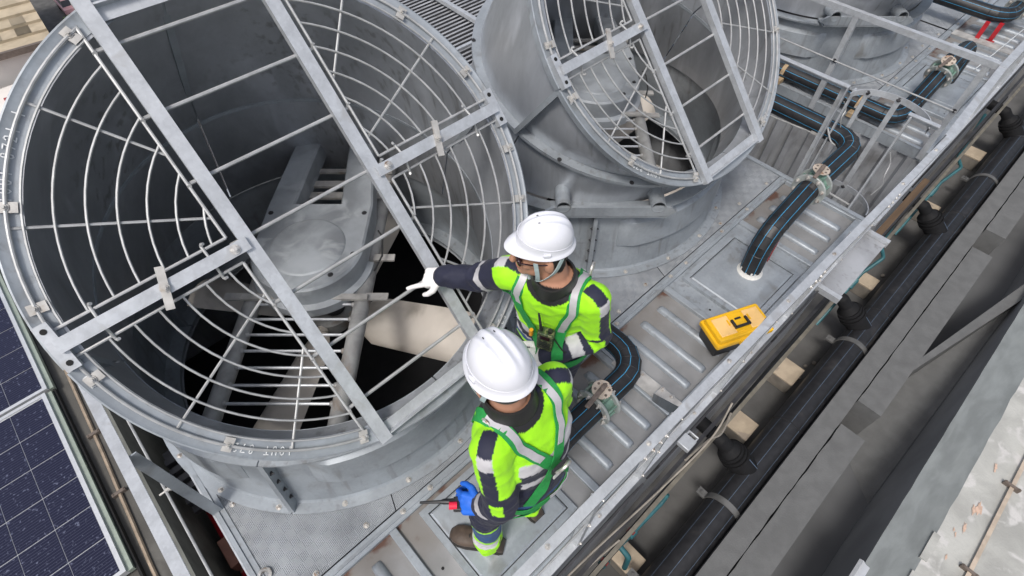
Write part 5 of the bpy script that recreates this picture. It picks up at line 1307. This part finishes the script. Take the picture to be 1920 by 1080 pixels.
    # colour zones of the clothing
    col = np.zeros((n, 4)); col[:, 3] = 1
    def paint(mask, c): col[mask, :3] = c
    F = np.array(f); Lf = np.array(l); rel = P - np.array(ch); zz = P[:, 2] - ch.z; fs = rel @ F; ls = rel @ Lf
    T = idx == 0
    front = fs > 0
    edge = ch.z - np.where(front, 0.17, -0.02) + 0.05 * np.abs(ls) / 0.2
    paint(T, NAVY); up_ = T & (P[:, 2] > edge); paint(up_, YEL)
    band = T & (P[:, 2] <= edge) & (P[:, 2] > edge - 0.055); paint(band, GREY)
    b2 = T & (P[:, 2] < edge - 0.12) & (P[:, 2] > edge - 0.165); paint(b2, GREY)
    paint(T & (P[:, 2] < pel.z + 0.055) & (P[:, 2] > pel.z + 0.02), BLUEP)
    paint(T & (P[:, 2] < pel.z + 0.02) & (P[:, 2] > pel.z + 0.008), YEL)
    neck_d = np.linalg.norm((P - np.array(nk)) * np.array([1, 1, 0.8]), axis=1)
    paint(T & (neck_d < 0.108) & (P[:, 2] > nk.z - 0.085), BLACK)
    for k, side in ((2, 'L'), (3, 'R')):
        m = idx == k; t = tv['A' + side]; sh, el, wr = arms[side]
        ax1 = (el - sh).normalized(); outv = (l if side == 'L' else -l); upa = V((0, 0, 1)) * 0.75 + outv * 0.65 if abs(ax1.z) < 0.75 else outv + f * J.get('stripe_f', 0.0)
        upa = (upa - ax1 * upa.dot(ax1)).normalized(); sv_ = ax1.cross(upa)
        R0 = P - np.array(sh); su_ = R0 @ np.array(sv_); ou = R0 @ np.array(upa)
        lim = J.get('yel' + side, 0.40)
        paint(m, NAVY); paint(m & (t < lim), YEL)
        st = m & (np.abs(su_) < 0.026) & (ou > np.where(t < 0.1, -0.02, 0.015)) & (t < lim); paint(st, NAVY); paint(st & (R0 @ np.array(ax1) < 0.03) & (R0 @ np.array(ax1) > -0.03), GREY)
        ax2 = (wr - el).normalized(); ov2 = (upa - ax2 * upa.dot(ax2)).normalized(); R1 = P - np.array(el)
        if J.get('patch' + side, True):
            pc = J.get('pt' + side, 0.46); paint(m & (np.abs(t - pc) < 0.06) & (np.abs(su_ - J.get('ps' + side, 0.0)) < 0.022) & (ou > 0.005), YEL)
        bt = J.get('band' + side, 0.72); paint(m & (np.abs(t - bt) < 0.055), GREY)
    # shoulder stripe that runs on from sleeve to collar
    for side, sg in (('L', 1), ('R', -1)):
        sh = arms[side][0]; d = np.array((sh - nk).normalized()); R0 = P - np.array(nk); al = R0 @ d; pe = R0 @ np.cross(d, [0, 0, 1]) / np.linalg.norm(np.cross(d, [0, 0, 1]))
        m = T & (np.abs(pe) < 0.024) & (al > 0.075) & (P[:, 2] > ch.z + 0.02); paint(m, NAVY); paint(m & (al > 0.150), GREY)
    for k, side in ((4, 'L'), (5, 'R')):
        m = idx == k; t = tv['G' + side]; paint(m, NAVY); paint(m & (t > 0.62) & (t < 0.79), BLUEP); paint(m & (t >= 0.79), YEL); paint(m & (t > 0.83) & (t < 0.895), GREY); paint(m & (t > 0.585) & (t < 0.62), YEL)
    paint(idx == 1, SKIN)
    relh = (P - np.array(hd)) @ np.array(HM)
    lips = (idx == 1) & (relh[:, 0] > 0.085) & (np.abs(relh[:, 1]) < 0.026) & (np.abs(relh[:, 2] + 0.062) < 0.008); paint(lips, (0.30, 0.11, 0.09))
    hairm = (idx == 1) & (((relh[:, 0] < -0.02 + 0.3 * np.clip(relh[:, 2] + 0.03, -1, 0.02)) & (relh[:, 2] > -0.075)) | (relh[:, 2] > 0.035)); paint(hairm, (0.009, 0.008, 0.007))
    gr_ = np.array([noise.noise(V(p) * 14) * 0.6 + noise.noise(V(p) * 45) * 0.4 for p in P]); col[:, :3] *= (1 - 0.16 * np.clip(gr_ + 0.25, 0, 1))[:, None]
    at = me.color_attributes.new('cloth', 'FLOAT_COLOR', 'POINT'); at.data.foreach_set('color', col.reshape(-1))
    # drop what the gloves and boots replace is not needed: they sit over the ends
    me.materials.clear(); me.materials.append(MATS['workwear']); me.polygons.foreach_set('use_smooth', [True] * len(me.polygons))
    me.transform(Matrix.Translation(-base)); body = link('body', me, pr_, base)
    bm = bmesh.new(); bm.from_mesh(me); bvh = BVHTree.FromBMesh(bm); bm.free()
    def strap(pts, w, m, name='harness_strap', off=0.006, th=0.003, par=pr_, dens=10):
        Q = bez(pts, dens); rows = []; surf = []
        for p in Q:
            hit = bvh.find_nearest(p - base)
            surf.append((hit[0] + base, hit[1]))
        for i, (p, nn) in enumerate(surf):
            t = (surf[min(i + 1, len(surf) - 1)][0] - surf[max(i - 1, 0)][0]).normalized(); sd = t.cross(nn).normalized()
            c = p + nn * off
            rows.append([c - sd * w / 2, c + sd * w / 2, c + sd * w / 2 + nn * th, c - sd * w / 2 + nn * th])
        # soften
        for _ in range(2):
            rows = [rows[0]] + [[(rows[i - 1][j] + rows[i][j] * 2 + rows[i + 1][j]) / 4 for j in range(4)] for i in range(1, len(rows) - 1)] + [rows[-1]]
        return MB().loft(rows, caps=True).build(name, m, par, sharp=40)
    # ---- hard hat
    hs_ = J.get('hat_s', 0.95); hat_c = Hh(-0.004, 0, 0.054); HT = HM @ Matrix.Rotation(J.get('hat_pitch', 0.0), 3, 'Y') @ Matrix.Scale(hs_, 3)
    def hat_pt(a, e, extra=0.0):
        x, y = math.cos(a), math.sin(a); rx, ry, rz_ = 0.113, 0.092, 0.106
        ce, se = math.cos(e), math.sin(e); p = V((rx * ce * x, ry * ce * y, rz_ * se ** 0.92 if se > 0 else 0)); lat = p.y
        if se > 0.25:
            w = smoothstep(np.array([se]), 0.3, 0.75)[0]
            bump_ = 0.0090 * (math.exp(-(lat / 0.010) ** 2) + 0.8 * math.exp(-((abs(lat) - 0.033) / 0.008) ** 2)); p = p + V((0, 0, bump_ * w))
        return hat_c + HT @ p
    b = MB(); na = 64; rings = []
    for j in range(22, -1, -1):
        e = math.pi / 2 * (j / 22) ** 1.0; e = min(e, math.pi / 2 - 0.02); rings.append([hat_pt(2 * math.pi * i / na, e) for i in range(na)])
    def brim(i, out, z, front):
        a = 2 * math.pi * i / na; x, y = math.cos(a), math.sin(a); fr = max(0, x) ** 2.5
        return hat_c + HT @ V(((0.113 + out + front * fr) * x, (0.092 + out) * y, z - 0.012 * fr * (front > 0.02)))
    rings.append([brim(i, 0.003, -0.014, 0.0) for i in range(na)]); rings.append([brim(i, 0.006, -0.019, 0.010) for i in range(na)]); rings.append([brim(i, 0.013, -0.024, 0.034) for i in range(na)]); rings.append([brim(i, 0.014, -0.028, 0.035) for i in range(na)])
    rings.append([brim(i, 0.011, -0.028, 0.032) for i in range(na)]); rings.append([brim(i, -0.004, -0.018, 0.0) for i in range(na)])
    b.loft(rings); b.add([hat_pt(2 * math.pi * i / na, math.pi / 2 - 0.02) for i in range(na)], [tuple(range(na))])
    hat = b.build('hard_hat', 'white_abs', pr_, sharp=50)
    b = MB(); line = [hat_c + HT @ V((0.1135 * math.cos(2 * math.pi * i / 60), 0.0935 * math.sin(2 * math.pi * i / 60), 0.016 + 0.016 * math.cos(2 * math.pi * i / 60))) for i in range(61)]
    line = [hat_c + (p - hat_c) * 0.987 for p in line]; b.tube(line, 0.0016, 6); b.build('shell_seam', 'white_abs', hat)
    for s in (-1, 1):
        b = MB(); b.obox(hat_c + HT @ V((0.010, 0.096 * s, -0.006)), HT @ V((0.015, 0, 0)), HT @ V((0, 0.005, 0)), HT @ V((0, 0, 0.007))); b.build('side_slot', 'white_abs', hat, bevel=0.002)
        for k in range(3): MB().obox(hat_c + HT @ V((0.035 - 0.022 * k, 0.020 * s, 0.1018 - 0.002 * abs(k - 1.4))), HT @ V((0.006, 0, 0.0012 * (1 - k))), HT @ V((0, 0.0014, 0)), HT @ V((0, 0, 0.0018))).build('vent_slot', 'black_plastic', hat)
    b = MB(); b.tube([hat_c + HT @ V((-0.104 * math.cos(a) , 0.084 * math.sin(a), -0.040)) for a in [rad(-75 + 150 * i / 16) for i in range(17)]], 0.010, 8); b.build('head_band', 'chin_strap', hat)
    # chin strap both sides and glasses
    for s in (-1, 1):
        strap_pts = lambda A: [Hh(*q) for q in A]
        b = MB()
        for A in (((0.045, 0.083 * s, 0.02), (0.040, 0.080 * s, -0.04), (0.038, 0.060 * s, -0.105), (0.045, 0.02 * s, -0.135)), ((-0.045, 0.083 * s, 0.02), (-0.02, 0.085 * s, -0.04), (0.015, 0.068 * s, -0.095), (0.038, 0.055 * s, -0.110))):
            Q = bez(strap_pts(A), 6); rows = []
            for i, p in enumerate(Q):
                t = (Q[min(i + 1, len(Q) - 1)] - Q[max(i - 1, 0)]).normalized(); nn = (p - hd).normalized(); sd = t.cross(nn).normalized() * 0.008; rows.append([p - sd, p + sd, p + sd + nn * 0.0025, p - sd + nn * 0.0025])
            b.loft(rows, caps=True)
        b.build('chin_strap', 'chin_strap', hat, sharp=40)
        b = MB(); b.ball(Hh(0.096, 0.033 * s, -0.004), 0.010, 0.030, 0.019, 14, 10, HM); b.tube([Hh(0.092, 0.058 * s, 0.002), Hh(0.05, 0.078 * s, 0.004), Hh(-0.01, 0.084 * s, 0.0)], 0.003, 6); b.build('safety_glasses', 'lens_dark', pr_)
    MB().tube([Hh(0.104, -0.02, 0.0), Hh(0.108, 0, 0.003), Hh(0.104, 0.02, 0.0)], 0.003, 6).build('safety_glasses', 'lens_dark', pr_)
    b = MB(); b.obox(Hh(0.055, 0.0, -0.140), HM @ V((0.008, 0, 0.004)), HM @ V((0, 0.012, 0)), HM @ V((0, 0, 0.016))); b.tube([Hh(0.055, 0, -0.14), Hh(0.07, 0.01, -0.19)], 0.006, 6); b.build('strap_buckle', 'chin_strap', hat)
    # ---- collar
    b = MB(); rows = []
    for j, (r, z) in enumerate(((0.084, -0.035), (0.088, -0.005), (0.080, 0.034), (0.072, 0.034), (0.070, -0.02))):
        rows.append([nk + V((0, 0, z)) + f * (r * math.cos(q) * 1.02 + (0.012 if z > 0 else 0)) + l * (r * math.sin(q)) + V((0, 0, -0.022 * max(0, math.cos(q)) ** 2)) for q in [2 * math.pi * i / 28 for i in range(28)]])
    b.loft(rows); b.build('collar', 'cable_black', pr_, sharp=60)
    # ---- boots
    for side in ('L', 'R'):
        an, toe = V(J['an' + side]), V(J['toe' + side]); gz = base.z
        d = V((toe.x - an.x, toe.y - an.y, 0)).normalized(); sd = V((-d.y, d.x, 0)); heel = V((an.x, an.y, gz)) - d * 0.085
        bt = MB(); rings = []; Lb = 0.285
        prof = [(0.0, 0.030, 0.050), (0.02, 0.038, 0.085), (0.06, 0.040, 0.120), (0.11, 0.042, 0.118), (0.15, 0.046, 0.092), (0.19, 0.051, 0.074), (0.23, 0.050, 0.066), (0.262, 0.040, 0.055), (0.285, 0.018, 0.035)]
        for s, w, hgt in prof:
            rings.append([heel + d * s + sd * (w * math.cos(q)) + V((0, 0, 0.018 + (hgt - 0.018) * (0.5 + 0.5 * math.sin(q)) if math.sin(q) > -0.95 else 0.018)) for q in [2 * math.pi * i / 20 for i in range(20)]])
        bt.loft(rings, caps=True); bt.tube([heel + d * 0.075 + V((0, 0, 0.09)), heel + d * 0.07 + V((0, 0, 0.17))], [0.052, 0.055], 18); bo = bt.build('boot', 'boot_leather', pr_, sharp=50)
        so = MB(); rg = []
        for z, e in ((0.0, 0.0), (0.018, 0.003), (0.022, 0.0)): rg.append([heel + d * s + sd * (w + 0.004 + e) + V((0, 0, z)) for s, w, _ in prof] + [heel + d * s - sd * (w + 0.004 + e) + V((0, 0, z)) for s, w, _ in reversed(prof)])
        so.loft(rg, caps=True); so.build('sole', 'boot_sole', bo, sharp=30)
        for k in range(4):
            s = 0.125 + 0.024 * k; zt = 0.112 - 0.016 * k; MB().tube([heel + d * s - sd * 0.032 + V((0, 0, zt - 0.018)), heel + d * (s + 0.006) + V((0, 0, zt + 0.002)), heel + d * s + sd * 0.032 + V((0, 0, zt - 0.018))], 0.0035, 6).build('lace', 'boot_sole', bo)
    return pr_, strap, base, arms, f, l, ch, nk, pel, Hh

def make_glove(par, wr, d, up, m, curls, thumb_side, spread=0.021, label=None):
    """d: along the hand, up: back of the hand; curls: bend per joint for index..little"""
    d = V(d).normalized(); up = V(up); up = (up - d * up.dot(d)).normalized(); sd = d.cross(up) * thumb_side     # towards the thumb
    mb = MB(); wr = V(wr)
    limb(mb, [wr - d * 0.020, wr + d * 0.005], [0.037, 0.033]); 
    for k in range(4): mb.tube([wr + d * 0.005 + sd * (0.020 - 0.013 * k), wr + d * (0.088 - 0.004 * abs(k - 1)) + sd * (0.030 - spread * k)], [0.020, 0.0155], 10)
    mb.ball(wr + d * 0.05, 0.045, 0.036, 0.020, 16, 10, Matrix((d, sd, up)).transposed())
    ln = [(0.044, 0.027, 0.023), (0.048, 0.030, 0.024), (0.045, 0.028, 0.023), (0.036, 0.021, 0.020)]
    for k in range(4):
        p = wr + d * (0.086 - 0.004 * abs(k - 1)) + sd * (0.030 - spread * k); ang = 0; pts = [p]
        for j in range(3): ang += curls[k][j]; pts.append(pts[-1] + (d * math.cos(ang) - up * math.sin(ang)) * ln[k][j])
        mb.tube(pts, [0.0115, 0.0108, 0.0100, 0.0088], 10); mb.ball(pts[0], 0.0118); mb.ball(pts[1], 0.0110); mb.ball(pts[2], 0.0102); mb.ball(pts[3], 0.0088)
    t0 = wr + d * 0.025 + sd * 0.028; t1 = t0 + (d * 0.62 + sd * 0.62 - up * 0.35).normalized() * 0.042; t2 = t1 + (d * 0.85 + sd * 0.15 - up * 0.45).normalized() * 0.034; t3 = t2 + (d * 0.9 - sd * 0.15 - up * 0.4).normalized() * 0.026
    mb.tube([t0, t1, t2, t3], [0.0165, 0.014, 0.012, 0.0098], 10)
    for p, r in ((t0, 0.0165), (t1, 0.014), (t2, 0.012), (t3, 0.0098)): mb.ball(p, r)
    me = remesh_mesh(mb, 0.0032, 3); me.materials.clear(); me.materials.append(MATS[m]); me.polygons.foreach_set('use_smooth', [True] * len(me.polygons))
    o_ = ORG[par.name]; me.transform(Matrix.Translation(-o_)); return link('glove', me, par, o_)

# ---------------- worker 1: back to the camera, radio in the left hand
GZ1 = 0.0
J1 = dict(ground=GZ1, pelvis=(0.515, 0.465, 0.92), chest=(0.525, 0.495, 1.25), neck=(0.505, 0.548, 1.445), head=(0.497, 0.580, 1.580),
    shL=(0.372, 0.490, 1.375), elL=(0.338, 0.418, 1.085), wrL=(0.318, 0.505, 0.855),
    shR=(0.672, 0.520, 1.375), elR=(0.735, 0.540, 1.100), wrR=(0.700, 0.680, 0.93),
    hipL=(0.425, 0.475, 0.86), knL=(0.370, 0.560, 0.48), anL=(0.345, 0.545, 0.09), toeL=(0.250, 0.690, 0),
    hipR=(0.605, 0.470, 0.86), knR=(0.615, 0.560, 0.48), anR=(0.620, 0.535, 0.09), toeR=(0.625, 0.75, 0),
    stripe_f=-0.6, psL=-0.01, yelL=0.34, yelR=0.34, bandL=0.80, ptL=0.47, hat_pitch=0.02)
p1, strap, base, arms, f, l, ch, nk, pel, Hh = make_person('worker in white hard hat seen from behind, holding a radio in a blue glove', J1, (0.0, 1.0), (0.10, 0.98, -0.12), 1.3)
rv = lambda a, b_, c: ch + l * a + f * b_ + V((0, 0, c))
strap([rv(0.10, 0.14, 0.02), rv(0.105, 0.06, 0.17), rv(0.09, -0.08, 0.14), rv(0.03, -0.15, 0.03), rv(-0.03, -0.16, -0.10), rv(-0.11, -0.14, -0.26)], 0.045, 'strap_green')
strap([rv(-0.10, 0.14, 0.02), rv(-0.105, 0.06, 0.17), rv(-0.09, -0.08, 0.14), rv(-0.03, -0.15, 0.03), rv(0.03, -0.16, -0.10), rv(0.11, -0.14, -0.26)], 0.045, 'strap_green')
strap([rv(0.10, 0.06, 0.16), rv(0.09, -0.08, 0.14), rv(0.045, -0.15, 0.055)], 0.026, 'reflective', 'reflective_strip', 0.010, 0.002)
strap([rv(-0.10, 0.06, 0.16), rv(-0.09, -0.08, 0.14), rv(-0.045, -0.15, 0.055)], 0.026, 'reflective', 'reflective_strip', 0.010, 0.002)
strap([rv(0.19, 0.0, -0.30), rv(0.10, -0.14, -0.31), rv(0, -0.15, -0.32), rv(-0.10, -0.14, -0.31), rv(-0.19, 0.0, -0.30)], 0.042, 'strap_green')
strap([rv(0.02, -0.16, -0.30), rv(-0.06, -0.15, -0.305), rv(-0.12, -0.13, -0.305)], 0.024, 'reflective', 'reflective_strip', 0.010, 0.002)
strap([pel + l * 0.19 + V((0, 0, -0.06)), pel + l * 0.10 - f * 0.15 + V((0, 0, -0.11)), pel + l * 0.02 - f * 0.08 + V((0, 0, -0.16))], 0.040, 'strap_green')
b = MB(); c0 = rv(-0.005, -0.150, 0.0)
b.tube([c0 + l * (0.026 * math.cos(q)) + V((0, 0, 0.038 * math.sin(q))) + f * (-0.02 - 0.012 * math.sin(q)) for q in [2 * math.pi * i / 20 for i in range(21)]], 0.006, 8); b.build('d_ring', 'bolt_steel', p1)
b = MB(); b.obox(c0 + V((0, 0, -0.02)) - f * 0.008, l * 0.035, V((0, 0, 0.018)), f * 0.005); b.build('strap_plate', 'black_plastic', p1)
b = MB(); c1_ = rv(-0.01, -0.152, -0.09); b.obox(c1_, l * 0.020, V((0, 0, 0.042)), f * 0.003); lab1 = b.build('harness_label', 'label_white', p1)
b = MB(); b.obox(c1_ - f * 0.0036 + V((0, 0, 0.004)), l * 0.003, V((0, 0, 0.018)), f * 0.0005); b.add([c1_ - f * 0.0042 + l * 0.010 + V((0, 0, 0.016)), c1_ - f * 0.0042 - l * 0.010 + V((0, 0, 0.016)), c1_ - f * 0.0042 + V((0, 0, 0.032))], [(0, 1, 2)]); b.build('arrow_mark', 'black_plastic', lab1)
for s in (1,):
    b = MB(); c0 = rv(0.115, 0.05, 0.155); b.tube([c0 + l * (0.006) + f * (0.02 * math.cos(q)) + V((0, 0, 0.022 * math.sin(q) + 0.01)) for q in [2 * math.pi * i / 14 for i in range(15)]], 0.004, 6); b.build('buckle_ring', 'bolt_steel', p1)
dh = (V((0.272, 0.575, 0.830)) - V(J1['wrL']))
make_glove(p1, J1['wrL'], dh, (-0.6, -0.2, 0.75), 'glove_blue', ((0.7, 0.9, 0.5), (0.8, 1.0, 0.6), (0.85, 1.0, 0.6), (0.9, 1.0, 0.6)), 1)
make_glove(p1, J1['wrR'], (-0.15, 0.55, -0.75), (0.6, 0.6, 0.4), 'glove_blue', ((0.5, 0.5, 0.4),) * 4, 1)
# radio in the hand
rc = V(J1['wrL']) + dh.normalized() * 0.085 + V((0.0, 0.0, -0.022)); rdv = V((-0.60, 0.50, 0.05)).normalized(); rs_ = rdv.cross(V((0, 0, 1))).normalized(); ru = rs_.cross(rdv)
rd1 = thing('two_way_radio', rc, 'black two way radio with red key in the blue glove', 'radio')
MB().obox(rc - rdv * 0.02, rdv * 0.055, rs_ * 0.026, ru * 0.016).build('case', 'black_plastic', rd1, bevel=0.004)
MB().tube([rc + rdv * 0.03 + rs_ * 0.012, rc + rdv * 0.075 + rs_ * 0.012, rc + rdv * 0.085 + rs_ * 0.012, rc + rdv * 0.165 + rs_ * 0.012], [0.012, 0.011, 0.007, 0.005], 10).build('antenna', 'black_plastic', rd1)
MB().tube([rc + rdv * 0.022 - rs_ * 0.008 + ru * 0.012, rc + rdv * 0.052 - rs_ * 0.008 + ru * 0.014], 0.015, 12).build('talk_key', 'red_plastic', rd1)

# ---------------- worker 2: facing the camera, pointing with the right arm
J2 = dict(ground=0.0, pelvis=(1.045, 0.850, 0.92), chest=(1.005, 0.820, 1.25), neck=(0.962, 0.800, 1.440), head=(0.940, 0.840, 1.575),
    shR=(0.890, 0.955, 1.375), elR=(0.850, 1.110, 1.235), wrR=(0.762, 1.235, 1.205),
    shL=(1.020, 0.655, 1.375), elL=(1.060, 0.635, 1.105), wrL=(0.870, 0.720, 1.06),
    hipR=(1.010, 0.925, 0.86), knR=(0.970, 0.930, 0.48), anR=(0.990, 0.930, 0.09), toeR=(0.80, 0.86, 0),
    hipL=(1.080, 0.770, 0.86), knL=(1.050, 0.800, 0.48), anL=(1.075, 0.800, 0.09), toeL=(0.90, 0.76, 0),
    yelR=0.10, bandR=0.40, patchR=False, stripe_f=0.5, psL=0.03, yelL=0.42, bandL=0.76, ptL=0.52, hat_s=0.87, hat_pitch=-0.12)
p2, strap, base, arms, f, l, ch, nk, pel, Hh = make_person('worker in white hard hat facing the camera, pointing over the guard with a white glove', J2, (-0.90, -0.42), (-0.82, 0.56, -0.06), 5.1)
rv = lambda a, b_, c: ch + l * a + f * b_ + V((0, 0, c))
strap([rv(0.09, -0.14, 0.02), rv(0.105, -0.04, 0.17), rv(0.105, 0.08, 0.13), rv(0.085, 0.16, 0.0), rv(0.07, 0.16, -0.15), rv(0.06, 0.15, -0.30)], 0.047, 'strap_green')
strap([rv(-0.09, -0.14, 0.02), rv(-0.105, -0.04, 0.17), rv(-0.12, 0.08, 0.12), rv(-0.12, 0.15, 0.02), rv(-0.06, 0.17, -0.12), rv(0.0, 0.16, -0.28)], 0.045, 'strap_green')
strap([rv(0.105, -0.04, 0.17), rv(0.105, 0.08, 0.13), rv(0.085, 0.16, 0.0), rv(0.08, 0.165, -0.06)], 0.027, 'reflective', 'reflective_strip', 0.010, 0.002)
strap([rv(-0.105, -0.04, 0.17), rv(-0.12, 0.08, 0.12), rv(-0.12, 0.14, 0.05)], 0.027, 'reflective', 'reflective_strip', 0.010, 0.002)
strap([rv(-0.14, 0.12, 0.03), rv(-0.19, 0.05, 0.0), rv(-0.17, -0.08, -0.02)], 0.04, 'strap_green')
strap([pel + l * 0.19 + V((0, 0, -0.05)), pel + l * 0.10 + f * 0.15 + V((0, 0, -0.10)), pel + l * 0.02 + f * 0.08 + V((0, 0, -0.15))], 0.040, 'strap_green')
b = MB(); c0 = rv(0.115, -0.035, 0.185); b.tube([c0 + l * (0.004) + f * (0.024 * math.cos(q)) + V((0, 0, 0.024 * math.sin(q))) for q in [2 * math.pi * i / 18 for i in range(19)]], 0.005, 8); b.build('buckle_ring', 'bolt_steel', p2)
b = MB(); c0 = rv(-0.045, 0.150, -0.06); b.tube([c0, c0 + V((0, 0, -0.035))], 0.009, 8); b.build('webbing_end', 'orange_tip', p2)
# pointing hand: index out, the rest folded
hd_dir = V((-0.62, 0.70, -0.30))
make_glove(p2, J2['wrR'], hd_dir, (-0.35, 0.05, 0.93), 'glove_white', ((0.10, 0.12, 0.05), (0.9, 1.1, 0.5), (1.0, 1.2, 0.6), (1.05, 1.2, 0.6)), -1)
make_glove(p2, J2['wrL'], (-0.8, 0.55, -0.05), (-0.3, -0.5, 0.8), 'glove_white', ((0.5, 0.5, 0.3),) * 4, 1)
# chest radio
rc = rv(0.020, 0.160, -0.075); rd2 = thing('two_way_radio', rc, 'green camouflage two way radio clipped to the chest of the pointing worker', 'radio')
ru = V((0, 0, 1)); b = MB(); b.obox(rc, l * 0.032, f * 0.019, ru * 0.055); b.build('case', 'camo_radio', rd2, bevel=0.004)
MB().tube([rc + l * -0.020 + ru * 0.05, rc + l * -0.024 + ru * 0.075, rc + l * -0.035 + ru * 0.155], [0.008, 0.006, 0.0045], 10).build('antenna', 'black_plastic', rd2)
MB().tube([rc + l * 0.015 + ru * 0.054, rc + l * 0.015 + ru * 0.072], 0.009, 12).build('knob', 'black_plastic', rd2)
for k in range(4): MB().obox(rc + f * 0.0195 + ru * (0.0 - 0.012 * k), l * 0.022, f * 0.001, ru * 0.003).build('grille_bar', 'black_plastic', rd2)
MB().obox(rc + f * 0.0195 + ru * 0.032, l * 0.020, f * 0.001, ru * 0.011).build('screen', 'lens_dark', rd2)
MB().tube(bez([rc + l * 0.033 + ru * 0.02, rc + l * 0.07 + f * 0.0 + ru * -0.04, rc + l * 0.09 - f * 0.02 + ru * -0.09, rc + l * 0.06 - f * 0.03 + ru * -0.12], 6), 0.003, 6).build('lead', 'cable_black', rd2)
